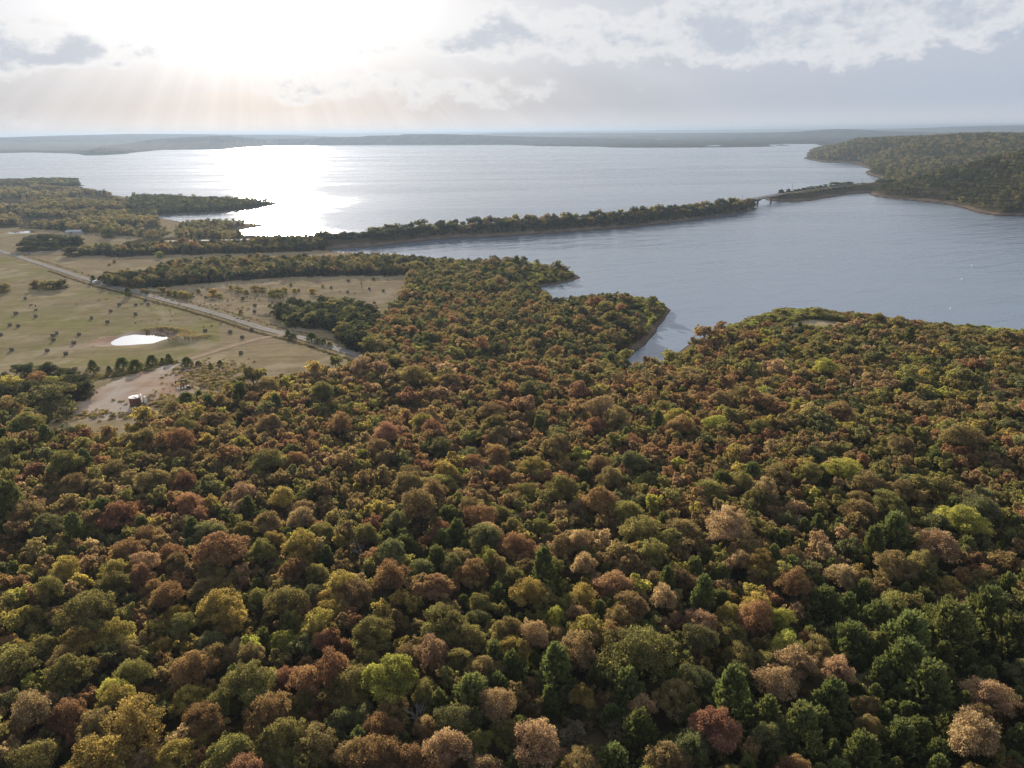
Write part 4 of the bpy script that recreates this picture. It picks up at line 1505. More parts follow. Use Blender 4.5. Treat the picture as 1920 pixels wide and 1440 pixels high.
bins = {}
for t in SOLO:
    best = min(range(len(LANDMARKS)), key=lambda i: math.hypot(LANDMARKS[i][0][0] - t['px'], (LANDMARKS[i][0][1] - t['py']) * 1.35))
    dx, dy = t['px'] - LANDMARKS[best][0][0], t['py'] - LANDMARKS[best][0][1]
    t['lm'], t['ld'] = best, math.hypot(dx, dy * 1.35)
    t['sec'] = sector(dx, dy)
    noun = 'cedar' if t['kind'] == 'cedar' else 'oak'
    big = 'broad ' if t['rp'] > 44 else 'small ' if t['rp'] < 26 else ''
    t['desc'] = big + COLOUR_WORD[t['colour']] + ' ' + noun
    bins.setdefault((best, t['sec'], t['desc'] if t['ld'] > 14 else 'self'), []).append(t)
for key, ts in bins.items():
    ts.sort(key=lambda t: t['ld'])
    for i, t in enumerate(ts):
        lm = LANDMARKS[t['lm']][1]
        if t['ld'] <= 14:
            extra = {'the narrow forest lane': ' beside the narrow lane', 'the earthen clearing': ' at the earthen clearing'}.get(lm, '')
            lab = (lm[4:] if 'oak' in lm or 'cedar' in lm else t['desc'] + ' beside ' + lm) + extra
            lab = lab + ', standing in the near wood'
        elif len(ts) == 1:
            lab = '%s, the only one %s %s' % (t['desc'], t['sec'], lm)
        else:
            lab = '%s %s %s %s' % ('nearest' if i == 0 else (ORD[i] if i < 12 else str(i + 1) + 'th'), t['desc'], t['sec'], lm)
        n = used_labels.get(lab, 0)
        used_labels[lab] = n + 1
        if n:
            lab += ', the one behind' if n == 1 else ', farther back'
            used_labels[lab] = used_labels.get(lab, 0) + 1
        if len(lab.replace('-', ' ').split()) > 16:
            lab = lab.replace(' and ', ' ').replace('small ', '')
        t['label'] = lab

rnd = random.Random(99)
for t in SOLO:
    rz = rnd.uniform(0, 6.28)
    if t['kind'] == 'oak':
        root = empty('oak_tree', (t['x'], t['y'], t['z']), rz, tree_scale(t, rnd))
        k = rnd.choice((0, 0, 1, 1, 2, 2, 3)) if t['colour'] != 'tan' else rnd.choice((2, 3, 3))
        link(bpy.data.objects.new('trunk', oak_trunk_me[k]), root)
        link(bpy.data.objects.new('crown', oak_crown_me[(t['colour'], k)]), root)
        tag(root, t['label'], 'tree', 'oaks of the near wood')
    else:
        root = empty('cedar_tree', (t['x'], t['y'], t['z']), rz, tree_scale(t, rnd))
        k = rnd.randrange(3)
        link(bpy.data.objects.new('trunk', cedar_trunk_me[k]), root)
        link(bpy.data.objects.new('crown', cedar_crown_me[k]), root)
        tag(root, t['label'], 'tree', 'cedars of the near wood')

# dead trees showing grey branches between the crowns
BARE = [(805, 1075, 7.0, 1.2, 'pale dead tree with bare spreading branches among dark cedars'), (678, 1055, 8.5, 0.8, 'tall bare grey tree left of the dark cedar patch'),
        (785, 1372, 8.5, 0.9, 'grey dead tree with bare branches below the bright lime oak'), (160, 1345, 8.5, 0.8, 'leafless grey tree poking through russet crowns near the left edge'),
        (335, 1085, 7.0, 1.0, 'bare grey tree behind the broad russet oak'), (1490, 1000, 7.5, 1.0, 'thin leafless tree between brown crowns, right of the centre')]
for i, (px, py, h, sp, lab) in enumerate(BARE):
    p = ground(px, py, 1.0)
    root = empty('dead_tree', p, i * 1.3)
    bare_mb(700 + i, h, sp).build('trunk', PALEBARK, root)
    tag(root, lab, 'dead tree', 'dead trees in the near wood')


# ------------------------------------------------------------------ trees standing on their own
def solo_tree(name, px, py, r, colour, label, group, h=None, cat='tree', shape=None):
    """px, py is the foot of the tree"""
    p = ground(px, py)
    root = empty(name, p, random.uniform(0, 6.28))
    if colour == 'cedar':
        k = random.randrange(3) if shape is None else shape
        s = r / 2.75
        root.scale = (s, s, (h or r * 1.9) / 7.6)
        link(bpy.data.objects.new('trunk', cedar_trunk_me[k]), root)
        link(bpy.data.objects.new('crown', cedar_crown_me[k]), root)
    else:
        k = random.choice(BUSH) if shape is None else shape
        s = r / 4.0
        root.scale = (s, s, h / 9.5 if h else 0.3 + 0.7 * s)
        link(bpy.data.objects.new('trunk', oak_trunk_me[k]), root)
        link(bpy.data.objects.new('crown', oak_crown_me[(colour, k)]), root)
    return tag(root, label, cat, group)


FIELD_CEDARS = [(176, 699, 2.6, 'dark cedar next to the thicket at the meadow edge'), (206, 700, 1.5, 'thin young cedar below the pond left of two big cedars'),
                (231, 694, 2.9, 'broad cedar at the pad corner, left one of the closest pair'), (256, 698, 2.9, 'round cedar throwing its shade on the pad, right one of the pair'),
                (286, 685, 2.4, 'cedar below the pond where the track meets weeds'), (305, 681, 1.2, 'tiny cedar between two larger ones above the track'),
                (318, 681, 2.0, 'small dense cedar just left of the dirt track'), (352, 688, 2.3, 'dark cedar on the right side of the dirt track'),
                (372, 687, 1.2, 'slim upright cedar right of the track end'), (395, 691, 1.1, 'small thin cedar in weeds beyond the pumpjack'),
                (413, 685, 1.2, 'sapling cedar farthest right in the weedy field corner'), (352, 764, 2.9, 'large dark cedar in front of the pumpjack'),
                (375, 750, 1.7, 'small cedar beside the large one at the pumpjack'), (441, 730, 1.7, 'dark bushy cedar at the forest corner near the field'),
                (241, 556, 2.8, 'lone cedar beside the gravel road above the meadow'), (541, 634, 1.9, 'dark cedar bush where the track joins the road'),
                (550, 637, 1.7, 'second dark bush at the track junction'), (585, 641, 2.4, 'tallest dark cedar beside the gravel road end'), (598, 645, 1.5, 'small cedar next to the tallest one by the road'),
                (607, 647, 1.5, 'small round cedar in the roadside row, middle one'), (618, 650, 1.2, 'last small cedar of the roadside row'),
                (190, 528, 2.2, 'dark tree right of the parked white car'), (176, 530, 2.4, 'tree shading the parked white car')]
for a in FIELD_CEDARS:
    solo_tree('cedar_tree', a[0], a[1], a[2], 'cedar', a[3], 'cedars scattered over the fields')
LONE = [(204, 446, 6.0, 'dusk', 'round dark tree alone in the far pasture', 10), (137, 481, 6.5, 'dusk', 'round dark tree standing at the side road end', 11),
        (785, 672, 3.6, 'lime', 'bright yellow tree at the edge of the wood beyond the road', 8), (300, 483, 3.2, 'lime', 'small yellow tree in front of the hedge', 6),
        (98, 785, 7.6, 'green', 'huge round green tree left of the tank', 12), (24, 790, 5.5, 'brown', 'brown tree at the left edge below the thicket', 10),
        (60, 765, 3.2, 'dusk', 'round dark bush at the bare pad edge', 6)]
for (px, py, r, c, lab, h) in LONE:
    solo_tree('lone_tree', px, py, r, c, lab, 'trees standing alone in the fields', h)
# thicket at the meadow edge
THICKET = [(10, 732, 4.0, 'green'), (48, 712, 4.0, 'green'), (92, 712, 4.2, 'green'), (130, 722, 4.5, 'green'), (150, 735, 4.5, 'green'), (110, 738, 4.0, 'olive'), (70, 735, 4.0, 'russet'),
           (30, 740, 3.6, 'golden'), (95, 750, 4.2, 'green'), (130, 752, 4.4, 'green'), (55, 752, 4.0, 'green'), (15, 755, 4.0, 'green'), (158, 748, 3.6, 'green')]
THICK_LAB = ['leftmost dark tree of the meadow thicket', 'dark tree at the back of the thicket, left one', 'dark tree at the back of the thicket, middle one', 'tall dark tree at the thicket back corner',
             'large dark tree at the right end of the thicket', 'olive tree inside the dark thicket', 'russet topped tree inside the dark thicket', 'golden tree low in the dark thicket',
             'dark tree at the thicket front, middle one', 'dark tree at the thicket front beside the pad', 'dark tree at the thicket front, left of the middle', 'dark tree at the left frame edge in the thicket',
             'smaller dark tree nearest the bare pad']
for (px, py, r, c), lab in zip(THICKET, THICK_LAB):
    c = 'dusk' if c == 'green' else c
    solo_tree('thicket_tree', px, py, r, c, lab, 'trees of the thicket by the meadow', 8.5)
COPSE_T = [(48, 470, 6.0), (62, 462, 6.5), (75, 458, 7.0), (92, 458, 7.0), (96, 469, 6.0), (110, 459, 6.0), (124, 461, 6.0), (138, 461, 6.0), (149, 461, 5.5), (72, 470, 5.0)]
COPSE_LAB = ['leftmost dark round tree of the far copse', 'tall dark tree behind the leftmost one of the copse', 'highest crown of the far copse', 'dark tree right of the highest copse crown', 'round dark tree at the front of the far copse',
             'dark tree in the middle back of the copse', 'dark spreading tree left of the copse end', 'dark spreading tree near the copse end below the barn', 'last dark tree on the right of the copse', 'low dark tree in the copse front gap']
for (px, py, r), lab in zip(COPSE_T, COPSE_LAB):
    solo_tree('copse_tree', px, py, r, 'dusk', lab, 'trees of the dark copse beyond the side road', 10.5)
ROADSIDE = [(70, 541, 4.0, 'brown', 'brown leafed tree left in the roadside thicket'), (88, 543, 4.2, 'olive', 'olive tree in the middle of the roadside thicket'), (105, 542, 4.6, 'olive', 'green tree at the right of the roadside thicket'),
            (118, 540, 3.6, 'dusk', 'last low tree of the roadside thicket'), (4, 548, 5.0, 'olive', 'olive tree at the left edge above the meadow')]
for (px, py, r, c, lab) in ROADSIDE:
    solo_tree('roadside_tree', px, py, r, c, lab, 'trees in the roadside thicket', 7)
# loose saplings in the middle field
rnd = random.Random(21)
SAPL = [(268, 549, 1.6), (276, 551, 1.5), (305, 549, 2.4), (318, 554, 2.2), (330, 556, 2.6), (342, 558, 2.8), (352, 560, 2.4), (360, 557, 1.8), (400, 556, 3.2), (412, 560, 1.8), (372, 549, 1.6), (433, 543, 1.8), (448, 548, 2.4),
        (462, 552, 2.0), (478, 548, 2.6), (455, 562, 1.4), (510, 556, 2.6), (523, 558, 3.4), (533, 549, 2.4), (553, 548, 1.8), (585, 551, 2.4), (545, 536, 1.2), (493, 548, 2.2), (240, 522, 1.3), (264, 513, 1.2), (240, 508, 1.5),
        (205, 498, 1.2), (215, 493, 1.6), (719, 547, 1.1), (605, 539, 1.2), (700, 525, 1.2), (452, 587, 1.4), (700, 637, 2.4), (714, 640, 2.2)]
NEARW = [((268, 549), 'the gravel road'), ((345, 558), 'the road bend thicket'), ((400, 556), 'the tallest sapling'), ((470, 550), 'the fallen brush line'), ((523, 558), 'the bushy clump in the middle field'),
         ((585, 551), 'the dark grove'), ((240, 510), 'the hedge field'), ((700, 535), 'the bare snag'), ((705, 640), 'the woodland corner')]
seen_lab = {}
for (px, py, r) in SAPL:
    c = rnd.choice(['olive', 'golden', 'brown', 'olive', 'green'])
    lm = min(NEARW, key=lambda q: math.hypot(q[0][0] - px, q[0][1] - py))
    sec = sector(px - lm[0][0], py - lm[0][1]) if math.hypot(px - lm[0][0], py - lm[0][1]) > 4 else 'at'
    lab = '%s%s sapling %s %s' % ('small ' if r < 1.7 else 'bushy ' if r > 2.3 else '', COLOUR_WORD[c], sec, lm[1])
    seen_lab[lab] = seen_lab.get(lab, 0) + 1
    if seen_lab[lab] > 1:
        lab += ', the one farther out' if seen_lab[lab] == 2 else ', the outermost'
    solo_tree('sapling', px, py, r, c, lab, 'saplings in the middle field', r * 1.9, cat='sapling')

# trees along the causeway west of the bridge
rnd = random.Random(33)
cpts = catmull([tuple(p) for p in CAUSE_W[1:]], 1.0)
L = len(cpts)
i, k = 8, 0
line = []
while i < L - 3:
    t = cpts[min(i + 1, L - 1)] - cpts[i - 1]
    nrm = Vector((-t.y, t.x, 0)).normalized()
    frac = i / L
    for sidew in ((1, -1) if rnd.random() < 0.9 else (1,)):
        off = rnd.uniform(4.5, 9.5) * sidew
        q = cpts[i] + nrm * off
        line.append((i, sidew, q, frac))
    i += int(rnd.uniform(4.5, 8.0))
CAUSEWAY_LOW = []
total = len([1 for l in line if l[1] > 0])
num = 0
WORDS = ['small', 'rounded', 'tall', 'bushy', 'leaning']
far_side = [l for l in line if l[1] > 0][::-1]
near_side = [l for l in line if l[1] < 0][::-1]


def ordinal(n):
    suf = 'th' if 10 <= n % 100 <= 20 else {1: 'st', 2: 'nd', 3: 'rd'}.get(n % 10, 'th')
    return '%d%s' % (n, suf)


for row, word in ((far_side, 'lake side'), (near_side, 'inlet side')):
    row = row[:95]
    for n, (i, sidew, q, frac) in enumerate(row):
        z = h1(q.x, q.y)
        if z < 1.0:
            continue
        c = rnd.choice(['dusk', 'olive', 'dusk', 'green', 'dusk', 'brown'] if frac > 0.3 else ['olive', 'green', 'dusk', 'dusk'])
        h = rnd.uniform(7.5, 12.5) if sidew > 0 else rnd.uniform(5.5, 10.0)
        if frac < 0.25:
            h *= 0.85
        root = empty('causeway_tree', (q.x, q.y, z - 0.2), rnd.uniform(0, 6.28))
        rr = rnd.uniform(3.2, 5.2)
        root.scale = (rr / 4, rr / 4, h / 8.5)
        kk = rnd.choice(BUSH)
        link(bpy.data.objects.new('trunk', oak_trunk_me[kk]), root)
        link(bpy.data.objects.new('crown', oak_crown_me[(c, kk)]), root)
        desc = ('tall ' if h > 9 else 'low ' if h < 5.5 else '') + COLOUR_WORD[c]
        tag(root, '%s tree on the causeway, %s along the %s from the bridge' % (desc, ordinal(n + 1), word), 'tree', 'trees lining the causeway')
# low growth on the causeway banks and trees on the eastern embankment
low_pts, low_var, low_sz = [], [], []
for i in range(0, L - 1):
    t = cpts[min(i + 1, L - 1)] - cpts[max(i - 1, 0)]
    nrm = Vector((-t.y, t.x, 0)).normalized()
    for j in range(2):
        q = cpts[i] + nrm * rnd.uniform(-15, 12)
        low_pts.append((q.x, q.y))
ce = catmull([tuple(p) for p in CAUSE_E], 1.0)
for i in range(2, len(ce) - 1):
    t = ce[i + 1] - ce[i - 1]
    nrm = Vector((-t.y, t.x, 0)).normalized()
    for j in range(2):
        q = ce[i] + nrm * rnd.choice((rnd.uniform(-17, -6), rnd.uniform(6, 15)))
        low_pts.append((q.x, q.y))
lp = np.array(low_pts)
lz = height(lp[:, 0], lp[:, 1])
k = lz > 1.3
low_k = np.where(lp[:, 0] > 330, 0.42, 1.0)[k]
lp, lz = lp[k], lz[k]
n = len(lp)
scatter('bank_shrubs', np.column_stack([lp, lz - 0.2]), [variant(rnd.choice(['dusk', 'olive', 'scrub', 'dusk']), rnd.randrange(3)) for _ in range(n)],
        np.column_stack([RNG.uniform(0.35, 0.75, n), RNG.uniform(0.35, 0.75, n), RNG.uniform(0.22, 0.48, n) * low_k]), FAR, 'low brush covering both banks of the causeway', 'brush')
EASTT = [(1456, 3.6, 5), (1466, 3.4, 5), (1473, 4.0, 7), (1487, 3.4, 6.5), (1499, 3.0, 4), (1507, 3.4, 4.5), (1515, 3.6, 5), (1523, 3.6, 5.5), (1531, 3.8, 5.5), (1539, 3.6, 5.5), (1547, 3.6, 6), (1556, 3.6, 6), (1567, 4.5, 8.5), (1575, 4.6, 9),
         (1583, 3.8, 6.5), (1591, 3.8, 6.5), (1598, 3.8, 7), (1604, 3.2, 6), (1657, 4.5, 6), (1665, 5, 7), (1674, 5, 7), (1683, 5, 7), (1692, 5, 7)]
ce_px = np.array([to_pix(np.array([p.x]), np.array([p.y]), np.array([9.0])) for p in ce])[:, :, 0]
for n, (px, r, h) in enumerate(EASTT):
    i = int(np.argmin(np.abs(ce_px[:, 0] - px)))
    i = min(max(i, 1), len(ce) - 2)
    t = ce[i + 1] - ce[i - 1]
    nrm = Vector((-t.y, t.x, 0)).normalized()
    q = ce[i] + nrm * 7.5
    root = empty('embankment_tree', (q.x, q.y, h1(q.x, q.y) - 0.2), rnd.uniform(0, 6.28))
    root.scale = (r / 4, r / 4, h / 9.5)
    kk = rnd.choice(BUSH)
    c = rnd.choice(['dusk', 'dusk', 'green'])
    link(bpy.data.objects.new('trunk', oak_trunk_me[kk]), root)
    link(bpy.data.objects.new('crown', oak_crown_me[(c, kk)]), root)
    tag(root, '%s tree behind the embankment road, %s eastward from the bridge' % (COLOUR_WORD[c], ordinal(n + 1)), 'tree', 'trees on the embankment east of the bridge')

# shore willows and yellow green growth along the points
sp, sv, ss = [], [], []
for poly, n, lo, hi, seed in (([(985, 492), (1092, 520), (1012, 540), (980, 540)], 700, 3, 26, 61), ([(985, 535), (1040, 560), (1000, 575), (975, 560)], 500, 4, 24, 62),
                              ([(1085, 560), (1200, 558), (1262, 578), (1262, 600), (1215, 650), (1200, 640), (1225, 600), (1200, 580), (1100, 580)], 2600, 4, 24, 63),
                              ([(1340, 630), (1445, 585), (1540, 582), (1800, 610), (2000, 632), (2000, 670), (1800, 645), (1500, 606), (1445, 605), (1380, 625)], 3200, 4, 24, 64)):
    x, y, z, s, px, py = candidates(poly, n * 6, 1.5, seed, rmax=1200)
    for i in range(len(x)):
        if lo < s[i] < hi and len(sp) < 6000:
            sp.append((x[i], y[i], z[i] - 0.15))
            pal = ['brown', 'olive', 'brown', 'shoregreen', 'russet', 'green'] if seed == 64 and 1560 < px[i] < 1790 else ['shoregreen', 'olive', 'lime', 'shoregreen', 'olive', 'scrub']
            sv.append(variant(random.choice(pal), random.randrange(3)))
            a = random.uniform(0.22, 0.62)
            ss.append((a, a, a * random.uniform(0.45, 0.75)))
scatter('shore_shrubs', sp, sv, ss, MID, 'yellow green willow brush along the points and the near shore', 'shrubs')
for (px, py, r, h, lab) in [(1468, 596, 2.2, 5, 'small upright tree alone on the near shore by the clearing'), (1530, 595, 3.6, 6, 'spreading tree on the near shore right of the clearing'),
                            (1607, 603, 3.0, 5, 'low tree on the near shore between the spreading trees'), (1645, 608, 3.8, 6.5, 'wide tree on the near shore right of the low tree'),
                            (1762, 624, 2.6, 5.5, 'narrow tree standing up against the water on the right shore')]:
    solo_tree('shore_tree', px, py, r, 'olive', lab, 'trees on the near shore', h, shape=2)

# brush between the trunks of the near wood
x, y, z, s, px, py = candidates(FG_WOOD, 16000, 16, 71, rmax=330)
k = s > 10
n = int(k.sum())
rnd = random.Random(72)
a = RNG.uniform(0.18, 0.50, n)
scatter('undergrowth', np.column_stack([x[k], y[k], z[k] - 0.3]), [variant(rnd.choice(['brown', 'olive', 'scrub', 'green', 'russet', 'cedar']), rnd.choice((1, 2))) for _ in range(n)],
        np.column_stack([a, a, a * RNG.uniform(0.6, 1.0, n)]), MID, 'low brush and seedlings between the trunks of the near wood', 'undergrowth')

# weeds: along the road, on the pond dam and round the well pad
wp, wv_, ws = [], [], []


def weeds_along(pts, off, n, a0, a1, colours, jit=1.0):
    c = catmull(pts, 1.0)
    for _ in range(n):
        i = random.randrange(1, len(c) - 1)
        t = (c[i + 1] - c[i - 1]).normalized()
        q = c[i] + Vector((-t.y, t.x, 0)) * (off + random.gauss(0, jit))
        a = random.uniform(a0, a1)
        wp.append((q.x, q.y))
        wv_.append(variant(random.choice(colours), random.randrange(3)))
        ws.append((a, a, a * 0.45))


weeds_along(MAIN_ROAD[3:], -6.5, 1100, 0.10, 0.19, ['scrub', 'brown', 'brown'], 0.5)
weeds_along(MAIN_ROAD[1:], 6.5, 900, 0.06, 0.15, ['scrub', 'straw', 'olive'], 0.8)
weeds_along([tuple(p) for p in DAM], 0.0, 700, 0.06, 0.14, ['straw'], 3.0)
weeds_along([tuple(p) for p in DAM2], 0.0, 260, 0.06, 0.14, ['straw'], 1.8)
weeds_along(gpts([(165, 712), (230, 705), (270, 695), (310, 684), (335, 677)]), 2.5, 420, 0.10, 0.26, ['scrub', 'straw', 'golden', 'olive'], 2.0)
for (cx_, cy_, sx, sy, n) in [(395, 705, 36, 14, 420), (320, 775, 40, 8, 260), (405, 735, 36, 12, 300), (190, 798, 50, 5, 120), (420, 560, 120, 22, 260), (330, 440, 60, 10, 160)]:
    for _ in range(n):
        px, py = random.gauss(cx_, sx), random.gauss(cy_, sy)
        x, y = pix_plane(px, py, 9.0)
        a = random.uniform(0.08, 0.24)
        wp.append((float(x), float(y)))
        wv_.append(variant(random.choice(['scrub', 'golden', 'olive', 'straw', 'scrub', 'straw']), random.randrange(3)))
        ws.append((a, a, a * random.uniform(0.35, 0.6)))
wp = np.array(wp)
wz = height(wp[:, 0], wp[:, 1])
k = wz > 1.5
scatter('weeds', np.column_stack([wp, wz - 0.1])[k], np.array(wv_)[k], np.array(ws)[k], FAR, 'rough weeds along the road, the pond dam and the well pad', 'weeds')

# ------------------------------------------------------------------ hay bales
HAY = plain('hay_bale', (0.14, 0.125, 0.095), 0.9, var=0.4, scale=6)


def bale_mesh(seed):
    rnd = random.Random(seed)
    mb = MB()
    n, half, r = 20, 0.72, 0.85
    prof = [(0.0, -half * 0.97), (r * 0.45, -half), (r * 0.86, -half * 0.98), (r * 0.97, -half * 0.9), (r * 1.0, -half * 0.6), (r * 0.975, -half * 0.55), (r * 1.01, -half * 0.2), (r * 0.985, -half * 0.15),
            (r * 1.01, half * 0.2), (r * 0.98, half * 0.25), (r * 1.0, half * 0.6), (r * 0.975, half * 0.65), (r * 0.97, half * 0.9), (r * 0.86, half * 0.98), (r * 0.45, half), (0.0, half * 0.97)]
    vs, fs = [], []
    for (q, z) in prof:
        for k in range(n):
            a = 2 * math.pi * k / n
            w = q * (1 + 0.02 * math.sin(3 * a + seed) + rnd.uniform(-0.012, 0.012))
            y, zz = w * math.cos(a), w * math.sin(a) * 0.97 + r * 0.93
            zz = max(zz, 0.0 if abs(math.cos(a)) < 0.3 else -1)
            vs.append((z, y, zz))
    for i in range(len(prof) - 1):
        for k in range(n):
            fs.append((i * n + k, i * n + (k + 1) % n, (i + 1) * n + (k + 1) % n, (i + 1) * n + k))
    mb.add(vs, fs)
    return mb.mesh('hay_bale', HAY, True)


BALE_ME = [bale_mesh(s) for s in (1, 2, 3)]
BALES = [(48, 561, 'hay bale alone at the top left of the meadow near the ditch'), (30.5, 589.5, 'hay bale left of the three black cows'), (67.5, 595, 'hay bale just in front of the black cows'),
         (19, 611, 'left bale of the pair at the meadow left edge'), (34.5, 613, 'right bale of the pair at the meadow left edge'), (107, 626.5, 'rear bale of the close group of three'),
         (99.5, 631, 'middle bale of the close group of three'), (100.5, 639, 'front bale of the close group of three'), (148.5, 629, 'hay bale between the group of three and the pond'),
         (139, 645, 'hay bale left of the bare pond bank'), (2, 630, 'hay bale cut by the left edge of the picture'), (22.5, 658, 'hay bale behind the thicket, left one'),
         (89, 659.5, 'hay bale behind the thicket, middle one'), (124, 665.5, 'hay bale behind the thicket, right one'), (172, 598, 'hay bale in the middle meadow, left of its neighbour'),
         (202, 605.5, 'hay bale in the open straight behind the pond'), (208, 585, 'hay bale left of the four near the road'), (224, 573, 'left bale of the row below the lone cedar'),
         (255, 573, 'middle bale of the row below the lone cedar'), (273, 564.5, 'hay bale closest to the gravel road fence'), (278, 572, 'right bale of the row below the lone cedar'),
         (254.5, 590.5, 'hay bale in front of the row below the lone cedar'), (385, 622, 'hay bale right of the pond dam'), (432, 624.5, 'hay bale halfway between dam and road'),
         (472, 620, 'hay bale nearest the road, right of the dam'), (454.5, 634.5, 'hay bale just above the dirt track'), (452, 664, 'hay bale alone below the dirt track'),
         (653, 528, 'hay bale at the back of the middle field'), (621, 541, 'hay bale in the middle field right of the grove trees'), (692.5, 543, 'hay bale in the middle field near the wood edge'),
         (652, 549, 'hay bale behind the dark grove'), (560, 546, 'hay bale among saplings in the middle field'), (386, 559, 'hay bale beside the tallest sapling across the road'),
         (478, 574.5, 'rear bale of the pair left of the dark grove'), (477.5, 586, 'front bale of the pair left of the dark grove')]
for i, (px, py, lab) in enumerate(BALES):
    p = ground(px, py)
    o = link(bpy.data.objects.new('hay_bale', BALE_ME[i % 3]))
    o.location = p + Vector((0, 0, -0.02))
    o.rotation_euler = (0, 0, random.uniform(-0.5, 0.9))
    s = random.uniform(0.98, 1.12)
    o.scale = (s, s, s)
    tag(o, lab, 'hay bale', 'round hay bales in the fields')

# ------------------------------------------------------------------ cattle
COWHIDE = plain('black_hide', (0.018, 0.016, 0.015), 0.95, var=0.3, scale=3)


def cow_mesh():
    sk = {'hip': ((-0.62, 0, 1.12), 0.30), 'mid': ((0, 0, 1.05), 0.37), 'sho': ((0.55, 0, 1.12), 0.31), 'nek': ((0.88, 0, 1.25), 0.17), 'hed': ((1.15, 0, 1.22), 0.13), 'muz': ((1.42, 0, 1.02), 0.085),
          'hl1': ((-0.66, 0.2, 0.80), 0.13), 'hl2': ((-0.76, 0.2, 0.46), 0.065), 'hl3': ((-0.70, 0.2, 0.03), 0.06), 'hr1': ((-0.66, -0.2, 0.80), 0.13), 'hr2': ((-0.76, -0.2, 0.46), 0.065), 'hr3': ((-0.70, -0.2, 0.03), 0.06),
          'fl1': ((0.52, 0.19, 0.76), 0.11), 'fl2': ((0.55, 0.19, 0.42), 0.06), 'fl3': ((0.53, 0.19, 0.03), 0.055), 'fr1': ((0.52, -0.19, 0.76), 0.11), 'fr2': ((0.55, -0.19, 0.42), 0.06), 'fr3': ((0.53, -0.19, 0.03), 0.055),
          'ta1': ((-0.95, 0, 1.15), 0.04), 'ta2': ((-1.03, 0, 0.62), 0.03), 'el': ((1.08, 0.22, 1.30), 0.035), 'er': ((1.08, -0.22, 1.30), 0.035)}
    edges = [('hip', 'mid'), ('mid', 'sho'), ('sho', 'nek'), ('nek', 'hed'), ('hed', 'muz'), ('hip', 'hl1'), ('hl1', 'hl2'), ('hl2', 'hl3'), ('hip', 'hr1'), ('hr1', 'hr2'), ('hr2', 'hr3'), ('sho', 'fl1'), ('fl1', 'fl2'), ('fl2', 'fl3'),
             ('sho', 'fr1'), ('fr1', 'fr2'), ('fr2', 'fr3'), ('hip', 'ta1'), ('ta1', 'ta2'), ('hed', 'el'), ('hed', 'er')]
    names = list(sk)
    me = bpy.data.meshes.new('cow')
    me.from_pydata([sk[n][0] for n in names], [(names.index(a), names.index(b)) for a, b in edges], [])
    me.materials.append(COWHIDE)
    o = bpy.data.objects.new('cow', me)
    COL.objects.link(o)
    md = o.modifiers.new('skin', 'SKIN')
    md.use_smooth_shade = True
    for i, n in enumerate(names):
        me.skin_vertices[0].data[i].radius = (sk[n][1], sk[n][1])
    me.skin_vertices[0].data[0].use_root = True
    o.modifiers.new('subdivision', 'SUBSURF').levels = 1
    o.modifiers['subdivision'].render_levels = 1
    dg = bpy.context.evaluated_depsgraph_get()
    out = bpy.data.meshes.new_from_object(o.evaluated_get(dg))
    out.name = 'cow'
    out.materials.clear()
    out.materials.append(COWHIDE)
    out.polygons.foreach_set('material_index', [0] * len(out.polygons))
    bpy.data.objects.remove(o)
    return out


COW = cow_mesh()
for i, (px, py, rz, lab) in enumerate([(58, 575, 0.4, 'black cow standing broadside, left one of the meadow herd'), (67, 575.5, 2.2, 'black cow at the back right of the meadow herd'), (67.5, 584, 1.2, 'black cow nearest the bale in the meadow herd')]):
    p = ground(px, py)
    o = link(bpy.data.objects.new('cow', COW))
    o.location = p
    o.rotation_euler = (0, 0, rz)
    tag(o, lab, 'cow', 'black cattle in the meadow')

# ------------------------------------------------------------------ oil well: tank, separators, pumpjack
RUST = plain('rusty_steel', (0.16, 0.075, 0.05), 0.75, var=0.45, scale=2.0)
WHITE = plain('white_paint', (0.74, 0.73, 0.71), 0.5, var=0.15, scale=2.0)
PINKWHITE = plain('tank_deck', (0.70, 0.60, 0.56), 0.6, var=0.2, scale=1.5)
GREYST = plain('grey_steel', (0.22, 0.22, 0.22), 0.55, var=0.3, scale=2.0)
DARKST = plain('dark_steel', (0.045, 0.035, 0.032), 0.6, var=0.3, scale=2.0)
CONC = plain('concrete', (0.36, 0.34, 0.31), 0.85, var=0.3, scale=0.6)

p = ground(255, 759)
tank = empty('storage_tank', p)
MB().lathe([(1.78, -0.5), (1.80, 0.0), (1.80, 0.9), (1.83, 0.93), (1.83, 0.98), (1.80, 1.0), (1.80, 1.85), (1.83, 1.88), (1.83, 1.93), (1.80, 1.95), (1.80, 2.75)], 32).build('wall', RUST, tank)
MB().lathe([(1.86, 2.752), (1.90, 2.80), (1.90, 2.90), (1.82, 2.93), (0.5, 3.05), (0.45, 3.2), (0.0, 3.22)], 32).build('roof', PINKWHITE, tank)
MB().lathe([(0.28, 0.0), (0.28, 0.16), (0.34, 0.18), (0.34, 0.24), (0.0, 0.26)], 16, (0.9, -0.7, 2.96)).build('hatch', GREYST, tank)
lad = MB()
for sx in (-0.22, 0.22):
    lad.tube([(sx, -1.95, 0), (sx, -1.95, 3.3)], 0.03, 6)
for k in range(10):
    lad.tube([(-0.22, -1.95, 0.3 + k * 0.3), (0.22, -1.95, 0.3 + k * 0.3)], 0.02, 5)
lad.build('ladder', GREYST, tank)
tag(tank, 'rust brown storage tank with a pale pink white lid on the well pad', 'tank')

